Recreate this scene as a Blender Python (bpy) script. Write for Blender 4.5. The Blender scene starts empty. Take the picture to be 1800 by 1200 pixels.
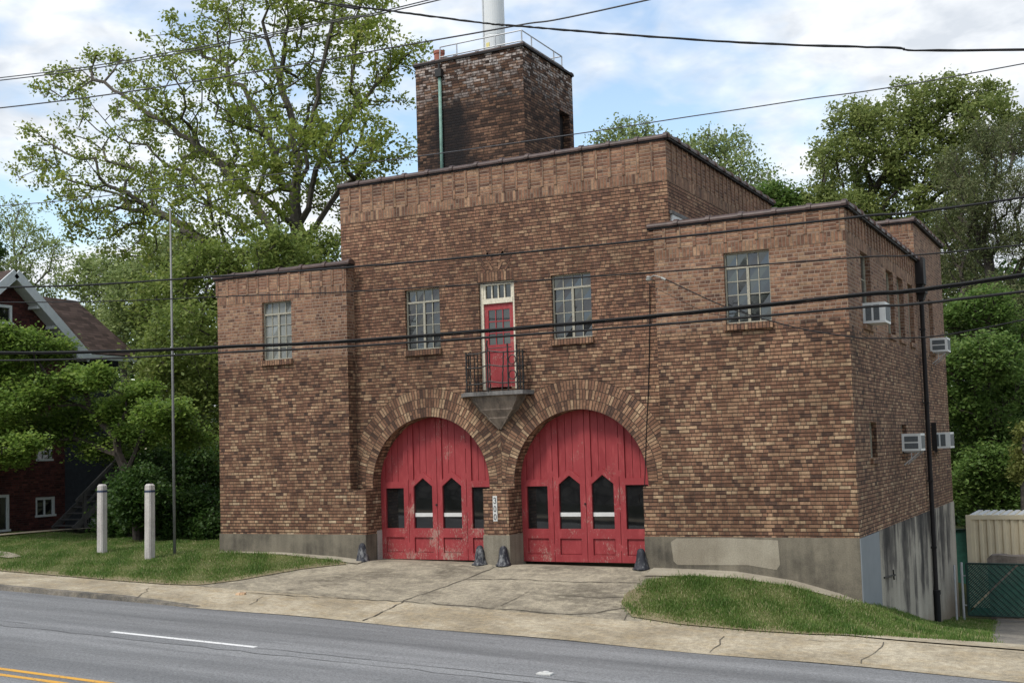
import bpy, math, random
import numpy as np
from mathutils import Vector, Matrix
random.seed(7); RNG = np.random.default_rng(11)
scene = bpy.context.scene
COL = scene.collection
R = math.radians

# ------------------------------------------------------------------ camera
CAM = np.array([19.5196, -22.1532, 2.3985])
YAW, PITCH, ROLL, FPX, PPX, PPY = 0.4722, 0.0627, -0.0301, 2091.1156, 916.981, 657.464
_f = np.array([-math.sin(YAW)*math.cos(PITCH), math.cos(YAW)*math.cos(PITCH), math.sin(PITCH)])
_r = np.cross(_f, [0, 0, 1]); _r /= np.linalg.norm(_r); _u = np.cross(_r, _f)
CR = math.cos(ROLL)*_r + math.sin(ROLL)*_u
CU = -math.sin(ROLL)*_r + math.cos(ROLL)*_u
def at(px, py, Y):
    """world point at depth plane Y seen at photo pixel (px, py)"""
    d = _f + CR*(px-PPX)/FPX - CU*(py-PPY)/FPX
    return CAM + d*((Y-CAM[1])/d[1])
def mpp(p):
    return float((np.array(p)-CAM) @ _f)/FPX
cd = bpy.data.cameras.new("camera"); cam = bpy.data.objects.new("camera", cd); COL.objects.link(cam)
mm = Matrix.Identity(4)
for i in range(3):
    mm[i][0] = CR[i]; mm[i][1] = CU[i]; mm[i][2] = -_f[i]; mm[i][3] = CAM[i]
cam.matrix_world = mm
cd.sensor_width = 36; cd.lens = FPX/1800*36
cd.shift_x = (900-PPX)/1800; cd.shift_y = (PPY-600)/1800
cd.clip_start = .1; cd.clip_end = 3000
scene.camera = cam

# ------------------------------------------------------------------ object helpers
def empty(name, loc=(0, 0, 0)):
    o = bpy.data.objects.new(name, None); COL.objects.link(o); o.location = loc
    o.empty_display_size = .2
    return o
def tag(o, label=None, cat=None, group=None, kind=None):
    if label: o['label'] = label
    if cat: o['category'] = cat
    if group: o['group'] = group
    if kind: o['kind'] = kind
    return o

class MB:
    """mesh collector in world metres; build() makes ONE mesh object"""
    def __init__(s): s.v = []; s.f = []; s.uv = {}; s.m = {}
    def face(s, pts, uv=None, mat=0):
        n = len(s.v); s.v += [tuple(map(float, p)) for p in pts]
        s.f.append(tuple(range(n, n+len(pts))))
        if uv: s.uv[len(s.f)-1] = uv
        if mat: s.m[len(s.f)-1] = mat
    def box(s, x0, x1, y0, y1, z0, z1, mat=0, skip=''):
        a = [(x0, y0, z0), (x1, y0, z0), (x1, y1, z0), (x0, y1, z0), (x0, y0, z1), (x1, y0, z1), (x1, y1, z1), (x0, y1, z1)]
        for k, q in (('b', (3, 2, 1, 0)), ('t', (4, 5, 6, 7)), ('f', (0, 1, 5, 4)), ('k', (2, 3, 7, 6)), ('l', (3, 0, 4, 7)), ('r', (1, 2, 6, 5))):
            if k not in skip: s.face([a[i] for i in q], mat=mat)
    def obox(s, c, ax, ay, az, mat=0):
        c, ax, ay, az = map(np.array, (c, ax, ay, az))
        p = lambda i, j, k: c+i*ax+j*ay+k*az
        for q in ([(-1, -1, -1), (-1, 1, -1), (1, 1, -1), (1, -1, -1)], [(-1, -1, 1), (1, -1, 1), (1, 1, 1), (-1, 1, 1)],
                  [(-1, -1, -1), (1, -1, -1), (1, -1, 1), (-1, -1, 1)], [(1, 1, -1), (-1, 1, -1), (-1, 1, 1), (1, 1, 1)],
                  [(-1, 1, -1), (-1, -1, -1), (-1, -1, 1), (-1, 1, 1)], [(1, -1, -1), (1, 1, -1), (1, 1, 1), (1, -1, 1)]):
            s.face([p(*t) for t in q], mat=mat)
    def bar(s, p0, p1, w, h=None, up=(0, 0, 1), mat=0):
        p0, p1 = np.array(p0, float), np.array(p1, float); d = p1-p0; L = np.linalg.norm(d); d /= L
        h = h or w
        u = np.array(up, float)
        if abs(d @ u) > .95: u = np.array([0, 1., 0])
        a = np.cross(d, u); a /= np.linalg.norm(a); b = np.cross(a, d)
        s.obox((p0+p1)/2, d*L/2, a*w/2, b*h/2, mat)
    def tube(s, pts, r, n=8, cap=True, mat=0):
        pts = [np.array(p, float) for p in pts]; rs = r if hasattr(r, '__len__') else [r]*len(pts)
        rings = []; prev = None
        for i, p in enumerate(pts):
            d = pts[min(i+1, len(pts)-1)]-pts[max(i-1, 0)]; d /= max(np.linalg.norm(d), 1e-9)
            if prev is None:
                a = np.cross(d, [0, 0, 1.])
                if np.linalg.norm(a) < .1: a = np.cross(d, [1., 0, 0])
            else: a = prev-d*(prev @ d)
            a /= np.linalg.norm(a); prev = a; b = np.cross(d, a)
            rings.append([p+rs[i]*(a*math.cos(t)+b*math.sin(t)) for t in np.arange(n)*2*math.pi/n])
        base = len(s.v)
        for rg in rings: s.v += [tuple(q) for q in rg]
        for i in range(len(pts)-1):
            for j in range(n):
                k = (j+1) % n
                s.f.append((base+i*n+j, base+i*n+k, base+(i+1)*n+k, base+(i+1)*n+j))
                if mat: s.m[len(s.f)-1] = mat
        if cap:
            s.f.append(tuple(base+j for j in range(n))[::-1]); s.f.append(tuple(base+(len(pts)-1)*n+j for j in range(n)))
            if mat: s.m[len(s.f)-1] = mat; s.m[len(s.f)-2] = mat
    def lathe(s, c, prof, n=24, jit=0):
        c = np.array(c, float); base = len(s.v)
        for (r, z) in prof:
            for j in range(n):
                t = 2*math.pi*j/n; rr = r*(1+jit*random.uniform(-1, 1))
                s.v.append(tuple(c+[rr*math.cos(t), rr*math.sin(t), z]))
        for i in range(len(prof)-1):
            for j in range(n):
                k = (j+1) % n
                s.f.append((base+i*n+j, base+i*n+k, base+(i+1)*n+k, base+(i+1)*n+j))
        s.f.append(tuple(base+j for j in range(n))[::-1]); s.f.append(tuple(base+(len(prof)-1)*n+j for j in range(n)))
    def prism(s, poly, axis, a, b, mat=0):
        """poly = list of 2-D points; axis 'y': (x,z) extruded y a->b ; 'x': (y,z) ; 'z': (x,y)"""
        mk = {'y': lambda p, t: (p[0], t, p[1]), 'x': lambda p, t: (t, p[0], p[1]), 'z': lambda p, t: (p[0], p[1], t)}[axis]
        A = [mk(p, a) for p in poly]; B = [mk(p, b) for p in poly]
        s.face(A, mat=mat); s.face(B[::-1], mat=mat)
        for i in range(len(poly)):
            j = (i+1) % len(poly); s.face([A[i], B[i], B[j], A[j]], mat=mat)
    def build(s, name, mat, parent=None, smooth=False, bevel=0):
        me = bpy.data.meshes.new(name); me.from_pydata(s.v, [], s.f)
        mats = mat if isinstance(mat, (list, tuple)) else [mat]
        for m in mats: me.materials.append(m)
        if s.m:
            arr = np.zeros(len(s.f), np.int32)
            for k, q in s.m.items(): arr[k] = q
            me.polygons.foreach_set('material_index', arr)
        # uv in metres by dominant axis
        uvl = me.uv_layers.new(name='UVMap'); data = np.zeros((len(me.loops), 2))
        li = 0
        for fi, f in enumerate(s.f):
            if fi in s.uv: data[li:li+len(f)] = s.uv[fi]
            else:
                P = np.array([s.v[i] for i in f]); nrm = np.abs(np.cross(P[1]-P[0], P[2]-P[0]))
                k = int(np.argmax(nrm))
                data[li:li+len(f)] = P[:, [1, 2]] if k == 0 else (P[:, [0, 2]] if k == 1 else P[:, [0, 1]])
            li += len(f)
        uvl.data.foreach_set('uv', data.ravel())
        if smooth: me.polygons.foreach_set('use_smooth', [True]*len(s.f))
        o = bpy.data.objects.new(name, me); COL.objects.link(o)
        if parent:
            off = Vector(getattr(parent, 'location'))
            p = parent
            tot = Vector((0, 0, 0))
            while p: tot += p.location; p = p.parent
            me.transform(Matrix.Translation(-tot)); o.parent = parent
        if bevel:
            b = o.modifiers.new('bevel', 'BEVEL'); b.width = bevel; b.segments = 2; b.limit_method = 'ANGLE'
        me.validate(); me.update()
        return o
def recenter(o):
    """put a single-mesh thing's origin at the base of its mesh"""
    me = o.data; n = len(me.vertices); a = np.zeros(n*3); me.vertices.foreach_get('co', a); a = a.reshape(-1, 3)
    c = Vector(((a[:, 0].min()+a[:, 0].max())/2, (a[:, 1].min()+a[:, 1].max())/2, a[:, 2].min()))
    me.transform(Matrix.Translation(-c)); o.location = c
    return o

# ------------------------------------------------------------------ material helpers
class NT:
    def __init__(s, name, rough=.8, spec=.3):
        s.mat = bpy.data.materials.new(name); s.mat.use_nodes = True; s.t = s.mat.node_tree
        s.b = s.t.nodes['Principled BSDF']; s.set(s.b, 'Roughness', rough); s.set(s.b, 'Specular IOR Level', spec)
    def set(s, node, inp, v):
        if isinstance(v, bpy.types.NodeSocket): s.t.links.new(v, node.inputs[inp])
        else:
            i = node.inputs[inp]
            if hasattr(i.default_value, '__len__') and len(i.default_value) == 4 and len(v) == 3: v = (*v, 1)
            i.default_value = v
    def n(s, typ, **kw):
        nd = s.t.nodes.new('ShaderNode'+typ); ins = kw.pop('ins', {})
        for k, v in kw.items(): setattr(nd, k, v)
        for k, v in ins.items(): s.set(nd, k, v)
        return nd
    def m(s, op, a, b=0., c=0.): return s.n('Math', operation=op, ins={0: a, 1: b, 2: c}).outputs[0]
    def mr(s, v, a, b, c=0., d=1.): return s.n('MapRange', ins={0: v, 1: a, 2: b, 3: c, 4: d}).outputs[0]
    def mix(s, f, a, b, bt='MIX'):
        nd = s.n('Mix', data_type='RGBA', blend_type=bt)
        s.set(nd, 0, f); s.set(nd, 6, a); s.set(nd, 7, b); return nd.outputs[2]
    def pos(s): return s.n('NewGeometry').outputs['Position']
    def obj(s): return s.n('TexCoord').outputs['Object']
    def sep(s, v): return s.n('SeparateXYZ', ins={0: v}).outputs
    def comb(s, x, y, z=0.): return s.n('CombineXYZ', ins={0: x, 1: y, 2: z}).outputs[0]
    def scale(s, v, sc): return s.n('VectorMath', operation='MULTIPLY', ins={0: v, 1: sc}).outputs[0]
    def noise(s, v, sc, det=4., rough=.6, dist=0.): return s.n('TexNoise', ins={'Vector': v, 'Scale': sc, 'Detail': det, 'Roughness': rough, 'Distortion': dist}).outputs[0]
    def wn(s, v): 
        nd = s.n('TexWhiteNoise', noise_dimensions='3D', ins={'Vector': v}); return nd.outputs['Value'], nd.outputs['Color']
    def ramp(s, f, stops, interp='LINEAR'):
        nd = s.n('ValToRGB', ins={0: f}); cr = nd.color_ramp; cr.interpolation = interp
        while len(cr.elements) < len(stops): cr.elements.new(.5)
        for e, (p, c) in zip(cr.elements, stops): e.position = p; e.color = (*c, 1)
        return nd.outputs[0]
    def bump(s, h, st=.4, dist=.01):
        s.set(s.b, 'Normal', s.n('Bump', ins={'Strength': st, 'Distance': dist, 'Height': h}).outputs[0])
    def color(s, c): s.set(s.b, 'Base Color', c); return s

def plain(name, c, rough=.6, spec=.4, metal=0, var=.25, sc=8., bump=0):
    N = NT(name, rough, spec); p = N.obj()
    f = N.noise(p, sc, 5.)
    k = N.mr(f, .25, .75, 1-var, 1+var)
    col = N.mix(1., c, N.comb(k, k, k), 'MULTIPLY')
    N.color(col)
    if metal: N.set(N.b, 'Metallic', metal)
    if bump: N.bump(f, bump, .01)
    return N.mat

def brick(name, palette, w=.213, h=.0705, split=.58, off=1., mh=(.016, .011, .009), mv=(.1, .07, .05), light_z=None, lightm=(.27, .2, .15),
          zgrade=True, white=None, soot=None, dark=1.):
    N = NT(name, .88, .2)
    uv = N.n('UVMap', uv_map='UVMap').outputs[0]; u, v, _ = N.sep(uv)
    vv = N.m('DIVIDE', v, h); r = N.m('FLOOR', vv); fv = N.m('FRACT', vv)
    rv, _ = N.wn(N.comb(r, 3.7, 1.1))
    uu = N.m('ADD', N.m('DIVIDE', u, w), N.m('MULTIPLY', rv, off)); c = N.m('FLOOR', uu); fu = N.m('FRACT', uu)
    rs, _ = N.wn(N.comb(c, r, 9.3))
    sp = N.m('LESS_THAN', rs, split); k = N.m('ADD', sp, 1.)
    fk = N.m('MULTIPLY', fu, k); fu2 = N.m('FRACT', fk); sub = N.m('FLOOR', fk)
    rid, rcol = N.wn(N.comb(c, r, N.m('ADD', sub, N.m('MULTIPLY', sp, 5.))))
    du = N.m('MULTIPLY', N.m('MINIMUM', fu2, N.m('SUBTRACT', 1., fu2)), N.m('DIVIDE', w, k))
    dv = N.m('MULTIPLY', N.m('MINIMUM', fv, N.m('SUBTRACT', 1., fv)), h)
    mH = N.mr(dv, .0045, .0105); mV = N.mr(du, .004, .0085)
    pos = N.pos(); px, py, pz = N.sep(pos)
    big = N.noise(pos, .55, 3.)
    val = N.m('ADD', N.m('MULTIPLY', rid, .86), N.m('MULTIPLY', N.m('SUBTRACT', big, .42), .3))
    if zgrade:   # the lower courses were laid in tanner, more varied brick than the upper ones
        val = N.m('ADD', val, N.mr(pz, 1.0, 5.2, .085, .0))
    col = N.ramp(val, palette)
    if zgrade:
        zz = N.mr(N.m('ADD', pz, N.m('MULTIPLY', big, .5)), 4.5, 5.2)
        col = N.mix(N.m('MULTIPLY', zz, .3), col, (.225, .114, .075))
    fine = N.noise(N.scale(pos, (1, 1, 1)), 38., 3.)
    st2, _ = N.wn(N.comb(N.m('FLOOR', N.m('DIVIDE', u, .05)), r, 7.7))
    wash = N.m('ADD', N.m('MULTIPLY', N.noise(N.scale(pos, (1, 1, .25)), 1.7, 4.), .6), N.m('MULTIPLY', N.noise(pos, .35, 4.), .5))
    kf = N.m('MULTIPLY', N.m('MULTIPLY', N.mr(fine, .3, .7, .76, 1.22), N.mr(st2, 0., 1., .78, 1.18)), N.mr(wash, .42, .66, .64, 1.14)); col = N.mix(1., col, N.comb(kf, kf, kf), 'MULTIPLY')
    if white:    # flaking old white paint
        wmask = N.m('MULTIPLY', N.mr(N.m('ADD', pz, N.m('MULTIPLY', N.noise(pos, 1.3, 3.), 1.4)), white-.1, white+1.2), N.mr(N.sep(rcol)[1], .3, .55))
        wmask = N.m('MULTIPLY', wmask, N.mr(N.noise(pos, 9., 4.), .38, .6))
        col = N.mix(N.m('MULTIPLY', wmask, .72), col, (.66, .6, .56))
    if light_z is not None:
        lz = N.mr(N.m('ADD', pz, N.m('MULTIPLY', N.noise(pos, 2., 2.), .4)), light_z, light_z+.15)
        mh = N.mix(lz, mh, lightm); mv = N.mix(lz, mv, lightm)
    col = N.mix(mV, mv, col); col = N.mix(mH, mh, col)
    if soot:     # the soot stain that runs down beside the drain pipe
        d = N.m('ABSOLUTE', N.m('SUBTRACT', px, soot[0])); nn = N.noise(N.scale(pos, (3, 3, 1.2)), 1.5, 5.)
        s1 = N.mr(N.m('ADD', d, N.m('MULTIPLY', nn, .9)), .75, 1.35, 1., 0.)
        s1 = N.m('MULTIPLY', s1, N.mr(N.m('ADD', pz, N.m('MULTIPLY', nn, .5)), soot[1]-.1, soot[1]+.25, 1., 0.))
        s1 = N.m('MULTIPLY', s1, N.m('LESS_THAN', py, soot[2]))
        col = N.mix(N.m('MULTIPLY', s1, .93), col, (.012, .011, .012))
    if dark != 1.: col = N.mix(1., col, (dark, dark, dark), 'MULTIPLY')
    N.color(col)
    N.bump(N.m('MULTIPLY', mH, mV), .6, .012)
    return N.mat

PAL = [(0., (.057, .036, .029)), (.1, (.094, .055, .04)), (.2, (.155, .082, .053)), (.4, (.212, .114, .072)), (.6, (.262, .15, .092)), (.8, (.325, .204, .125)), (.93, (.385, .265, .163)), (1., (.48, .36, .235))]
PALT = [(0., (.03, .02, .017)), (.25, (.065, .038, .028)), (.55, (.125, .068, .045)), (.82, (.2, .115, .073)), (1., (.29, .185, .12))]
PALH = [(0., (.03, .01, .01)), (.4, (.06, .017, .015)), (.8, (.095, .03, .024)), (1., (.13, .05, .036))]
M = {}
M['wing'] = brick('wing brick', PAL, light_z=4.75)
M['main'] = brick('main brick', PAL)
M['side'] = brick('side brick', PAL, light_z=4.55)
M['stack'] = brick('frieze brick', PAL, w=.31, off=0., split=.25, mh=(.27, .2, .15), mv=(.2, .15, .11), zgrade=True)
M['soldier'] = brick('soldier brick', PAL, w=.2067, h=.0705, off=0., split=.12, mh=(.05, .036, .028), mv=(.05, .036, .028))
M['soldier_light'] = brick('soldier brick pale joints', PAL, w=.2067, h=.0705, off=0., split=.18, mh=(.2, .15, .11), mv=(.25, .19, .14))
M['tower'] = brick('tower brick', PALT, split=.2, zgrade=False, white=11.9, soot=(4.32, 11.55, 4.3), mh=(.02, .015, .012), mv=(.04, .03, .022))
M['house'] = brick('house brick', PALH, zgrade=False, split=.15, mh=(.05, .03, .028), mv=(.05, .03, .028))

def concrete(name, base, dark, streak=.5, sc=1., light=None, rough=.85, wet=None):
    N = NT(name, rough, .25); p = N.pos()
    a = N.noise(N.scale(p, (1, 1, 1)), .9*sc, 6., .65); st = N.noise(N.scale(p, (5, 5, .35)), 1.1*sc, 5., .6)
    fine = N.noise(p, 45., 3., .7)
    f = N.m('ADD', N.m('MULTIPLY', N.mr(a, .38, .6), 1-streak), N.m('MULTIPLY', N.mr(st, .4, .6), streak))
    col = N.mix(f, dark, base)
    if light: col = N.mix(N.mr(N.noise(p, .5*sc, 4.), .52, .62), col, light)
    k = N.mr(fine, .3, .7, .8, 1.18); col = N.mix(1., col, N.comb(k, k, k), 'MULTIPLY')
    N.color(col); N.bump(N.m('ADD', fine, N.m('MULTIPLY', a, 2.)), .35, .008)
    return N, col, p
M['plinth'] = concrete('plinth concrete', (.205, .18, .135), (.065, .058, .046), .3)[0].mat
M['plinth_patch'] = concrete('patched concrete', (.34, .305, .235), (.23, .2, .15), .2)[0].mat
M['pier_concrete'] = concrete('pier concrete', (.29, .26, .2), (.17, .15, .115), .5)[0].mat
def sideconc():
    N = NT('stained side concrete', .85, .25); p = N.pos(); x, y, z = N.sep(p)
    v = N.comb(N.m('MULTIPLY', y, 1.), N.m('MULTIPLY', z, .1), 2.)
    a = N.noise(v, 1.15, 5., .62, .25); b = N.noise(p, 1.1, 5., .6); c = N.noise(p, 40., 3.)
    f = N.m('ADD', N.m('ADD', a, N.m('MULTIPLY', N.m('SUBTRACT', b, .5), .45)), N.mr(z, -2.2, .6, .1, -.08))
    col = N.ramp(f, [(.33, (.03, .027, .025)), (.43, (.12, .108, .092)), (.5, (.3, .275, .225)), (.75, (.42, .385, .315))])
    col = N.mix(N.m('MULTIPLY', N.mr(N.m('ADD', z, N.m('MULTIPLY', b, .9)), -1.75, -1.1, 1., 0.), .6), col, (.17, .115, .07))
    k = N.mr(c, .3, .7, .82, 1.16); N.color(N.mix(1., col, N.comb(k, k, k), 'MULTIPLY')); N.bump(c, .3, .008); return N.mat
M['side_concrete'] = sideconc()
M['grey_paint'] = plain('grey masonry paint', (.2, .22, .235), .7, .3, var=.08, sc=3., bump=.1)
M['white_jamb'] = concrete('pale jamb', (.42, .4, .37), (.3, .28, .25), .3)[0].mat
M['slab'] = concrete('balcony concrete', (.2, .19, .18), (.075, .072, .068), .35, 3.)[0].mat

M['corbel'] = concrete('dark corbel concrete', (.215, .172, .135), (.09, .073, .06), .35, 3.)[0].mat
def walk_mat(name, base, dark, tint, spot=(.08, .075, .065)):
    N = NT(name, .9, .2); p = N.pos()
    a = N.noise(p, .7, 6., .65); b = N.noise(N.scale(p, (1, 1.6, 1)), 3.1, 6., .7); c = N.noise(p, 60., 2., .8); e = N.noise(p, 22., 3., .8)
    col = N.mix(N.mr(a, .4, .62), dark, base); col = N.mix(N.mr(b, .47, .68, 0., .75), col, tint)
    sp = N.m('MULTIPLY', N.mr(e, .56, .66), N.mr(N.noise(p, .9, 3.), .4, .62))
    col = N.mix(N.m('MULTIPLY', sp, .6), col, spot)
    k = N.m('MULTIPLY', N.mr(c, .3, .7, .66, 1.3), N.mr(N.noise(p, 11., 4., .75), .35, .65, .74, 1.2)); col = N.mix(1., col, N.comb(k, k, k), 'MULTIPLY')
    N.color(col); N.bump(N.m('ADD', c, e), .35, .006); return N.mat
M['walk'] = walk_mat('sidewalk concrete', (.44, .385, .285), (.27, .228, .16), (.36, .285, .175))
M['drive'] = walk_mat('driveway concrete', (.34, .3, .225), (.16, .14, .106), (.42, .37, .27))
M['kerb'] = walk_mat('kerb stone', (.2, .18, .15), (.09, .085, .075), (.27, .23, .17))

def asphalt():
    N = NT('asphalt', .78, .3); p = N.pos()
    a = N.noise(N.scale(p, (.12, 1.6, 1)), 1.0, 5., .6); c = N.noise(p, 75., 2., .85); b = N.noise(N.scale(p, (.05, .9, 1)), 3., 4.); d = N.noise(p, 28., 2., .8)
    col = N.mix(N.mr(a, .35, .65), (.145, .148, .15), (.225, .228, .229)); col = N.mix(N.mr(b, .52, .7, 0., .6), col, (.12, .122, .123))
    y = N.sep(p)[1]; wv = N.m('MULTIPLY', N.m('SUBTRACT', N.noise(N.scale(p, (.25, 1, 1)), 1.2, 3.), .5), .8)
    lane = N.m('MULTIPLY', N.mr(N.m('ABSOLUTE', N.m('ADD', N.m('ADD', y, 6.0), wv)), .15, .75, .84, 1.), N.mr(N.m('ABSOLUTE', N.m('ADD', N.m('ADD', y, 8.95), wv)), .15, .8, .86, 1.))
    lane = N.m('MULTIPLY', lane, N.mr(N.m('ADD', y, wv), -5.5, -4.9, 1., .84)); col = N.mix(1., col, N.comb(lane, lane, lane), 'MULTIPLY')
    k = N.mr(N.m('ADD', N.m('MULTIPLY', c, .5), N.m('MULTIPLY', d, .5)), .38, .62, .62, 1.38); col = N.mix(1., col, N.comb(k, k, k), 'MULTIPLY')
    N.color(col); N.bump(c, .3, .006); return N.mat
M['asphalt'] = asphalt()
M['tar'] = plain('tar seam', (.085, .075, .06), .9, .2, var=.4); M['road_seam'] = plain('old road seam', (.112, .113, .115), .85, .3, var=.3)
def worn_paint(name, c, under=(.12, .12, .125)):
    N = NT(name, .7, .3); p = N.pos(); a = N.noise(p, 30., 4., .8); b = N.noise(p, 2., 3.)
    N.color(N.mix(N.mr(N.m('ADD', a, N.m('MULTIPLY', b, .3)), .72, .8), c, under)); return N.mat
M['white_line'] = worn_paint('white road paint', (.72, .72, .7)); M['yellow_line'] = worn_paint('yellow road paint', (.62, .33, .05))

def redpaint():
    N = NT('peeling red paint', .62, .35); p = N.pos(); x, y, z = N.sep(p)
    a = N.noise(N.scale(p, (1, 1, .35)), 2.2, 5., .6)
    col = N.mix(N.mr(a, .3, .7), (.235, .024, .028), (.325, .046, .05))
    hi = N.noise(N.scale(p, (1.8, 1, .5)), 34., 5., .75); lo = N.noise(p, 2.1, 3., .55)
    zz = N.mr(z, .0, 2.2, .07, 0.)
    up = N.mr(z, 3., 3.4, 0., .05)
    pm = N.mr(N.m('ADD', N.m('ADD', hi, zz), N.m('ADD', N.m('MULTIPLY', lo, .7), up)), 1.0, 1.07)
    col = N.mix(N.m('MULTIPLY', pm, .8), col, N.mix(N.mr(lo, .4, .6), (.5, .4, .37), (.36, .29, .23)))
    fade = N.noise(N.scale(p, (2, 2, .5)), 7., 4.); col = N.mix(N.mr(fade, .5, .75, 0., .35), col, (.5, .1, .1))
    N.color(col); N.bump(N.m('ADD', pm, N.m('MULTIPLY', hi, .5)), .2, .004); return N.mat
M['red'] = redpaint()
M['groove'] = plain('dark red groove', (.09, .012, .016), .8, .2)

def glassm(name, c=(.012, .013, .014), rough=.04, spec=.5):
    N = NT(name, rough, spec); p = N.pos()
    f = N.noise(p, 1.6, 4.); N.color(N.mix(N.mr(f, .35, .7), c, tuple(q*1.8+.004 for q in c)))
    N.bump(N.noise(p, .9, 2.), .02, .05); return N.mat
M['glass'] = glassm('dark window glass', (.006, .0065, .007), .03, .9); M['glass_blind'] = glassm('glass with pale blinds behind', (.12, .125, .115), .1, .6)
M['glass_grey'] = glassm('grey window glass', (.014, .015, .017), .04, .9)
M['cream'] = plain('peeling cream paint', (.62, .57, .45), .6, .35, var=.3, sc=22., bump=.3)
M['white'] = plain('white paint', (.6, .6, .58), .55, .4, var=.12, sc=6.)
M['palewin'] = plain('weathered steel frame paint', (.32, .3, .235), .6, .35, var=.35, sc=30.)
M['iron'] = plain('black wrought iron', (.02, .019, .018), .55, .4, var=.4, sc=30.)
M['rubber'] = plain('black cable sheath', (.008, .008, .0085), .65, .3)
M['wire'] = plain('grey wire', (.055, .055, .06), .5, .4)
M['spout'] = plain('dark painted downspout', (.017, .0145, .0145), .7, .25, var=.3)
M['coping'] = plain('glazed clay coping', (.06, .036, .03), .5, .35, var=.6, sc=4.)
M['clay'] = plain('red clay pot', (.33, .12, .085), .75, .25, var=.2)
M['copper'] = plain('verdigris copper', (.18, .3, .25), .7, .3, var=.3)
M['antenna'] = plain('white antenna shroud', (.66, .68, .68), .45, .4, var=.05, sc=2.)
M['galv'] = plain('galvanised steel', (.42, .43, .44), .45, .5, metal=.3, var=.15)
M['ac'] = plain('air conditioner cabinet', (.66, .67, .65), .5, .4, var=.1, sc=5.)
M['grille'] = plain('dark grille', (.10, .11, .115), .6, .3, var=.3, sc=40.)
M['gravelroof'] = plain('flat roof felt', (.09, .085, .08), .9, .2)
M['post'] = concrete('painted wood post', (.55, .52, .48), (.38, .35, .33), .6, 3.)[0].mat
M['band'] = plain('blue band', (.03, .045, .085), .5, .4)
def guardm():
    N = NT('scuffed black corner guard', .55, .35); p = N.pos(); a = N.noise(N.scale(p, (1, 1, .5)), 14., 5., .7); b = N.noise(p, 3.1, 2.)
    N.color(N.mix(N.mr(N.m('ADD', a, N.m('MULTIPLY', b, .5)), .74, .92), (.022, .023, .03), (.2, .2, .2))); N.bump(a, .7, .02); return N.mat
M['guard'] = guardm()
M['sign'] = plain('sign plate', (.6, .6, .57), .5, .4, var=.05); M['ink'] = plain('black sign paint', (.012, .012, .012), .5, .4)
M['shingle'] = None
def shingles():
    N = NT('brown asphalt shingles', .9, .2); uv = N.n('UVMap', uv_map='UVMap').outputs[0]; u, v, _ = N.sep(uv)
    vv = N.m('DIVIDE', v, .13); r = N.m('FLOOR', vv); fv = N.m('FRACT', vv); rv, _ = N.wn(N.comb(r, 1.7, 2.))
    uu = N.m('ADD', N.m('DIVIDE', u, .3), rv); c = N.m('FLOOR', uu); rid, _ = N.wn(N.comb(c, r, 4.))
    col = N.ramp(rid, [(0., (.04, .027, .022)), (.5, (.062, .042, .035)), (1., (.095, .064, .054))])
    col = N.mix(N.mr(fv, 0., .22), (.016, .012, .011), col); N.color(col); N.bump(fv, .3, .01); return N.mat
M['shingle'] = shingles()
M['trim'] = plain('grey white trim', (.5, .53, .53), .6, .35, var=.1)
M['darkwood'] = plain('dark porch boards', (.03, .034, .042), .8, .3, var=.3)
M['stairwood'] = plain('grey weathered stair', (.075, .072, .07), .8, .3, var=.3)
M['cont'] = plain('cream container paint', (.64, .55, .38), .55, .35, var=.1, sc=1.5)
M['fence_green'] = plain('green fence slats', (.02, .085, .063), .55, .4, var=.3)
M['fence_dark'] = plain('dark green fence wire', (.008, .03, .024), .6, .4)
M['stone'] = concrete('weathered stone', (.24, .2, .165), (.06, .05, .042), .2, 2.5)[0].mat
M['soil'] = plain('soil', (.13, .1, .065), .95, .1, var=.5, sc=5.)
def turf(name, a, b, c):
    N = NT(name, .95, .1); p = N.pos(); f = N.noise(p, 1.3, 5., .65); g = N.noise(p, 26., 3., .8)
    col = N.mix(N.mr(f, .35, .65), a, b); col = N.mix(N.mr(g, .5, .7, 0., .7), col, c); N.color(col); N.bump(g, .6, .03); return N.mat
M['turf'] = turf('turf', (.06, .085, .025), (.115, .125, .045), (.2, .17, .09))
M['dryturf'] = turf('worn lawn edge', (.19, .16, .095), (.28, .23, .145), (.1, .11, .045))
M['ground'] = turf('rough ground', (.03, .04, .014), (.05, .055, .022), (.08, .065, .035))
M['gravel'] = walk_mat('worn drive surface', (.22, .2, .165), (.13, .12, .105), (.27, .24, .19))

def leafmat(name, stops, trans=.35, rough=.55):
    m = bpy.data.materials.new(name); m.use_nodes = True; t = m.node_tree; t.nodes.clear()
    at_ = t.nodes.new('ShaderNodeAttribute'); at_.attribute_name = 'tint'
    rp = t.nodes.new('ShaderNodeValToRGB'); cr = rp.color_ramp
    while len(cr.elements) < len(stops): cr.elements.new(.5)
    for e, (p, c) in zip(cr.elements, stops): e.position = p; e.color = (*c, 1)
    t.links.new(at_.outputs['Fac'], rp.inputs[0])
    d = t.nodes.new('ShaderNodeBsdfPrincipled'); d.inputs['Roughness'].default_value = rough; d.inputs['Specular IOR Level'].default_value = .3
    tr = t.nodes.new('ShaderNodeBsdfTranslucent'); mx = t.nodes.new('ShaderNodeMixShader'); mx.inputs[0].default_value = trans
    t.links.new(rp.outputs[0], d.inputs['Base Color']); t.links.new(rp.outputs[0], tr.inputs['Color'])
    t.links.new(d.outputs[0], mx.inputs[1]); t.links.new(tr.outputs[0], mx.inputs[2])
    o = t.nodes.new('ShaderNodeOutputMaterial'); t.links.new(mx.outputs[0], o.inputs[0]); return m
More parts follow.
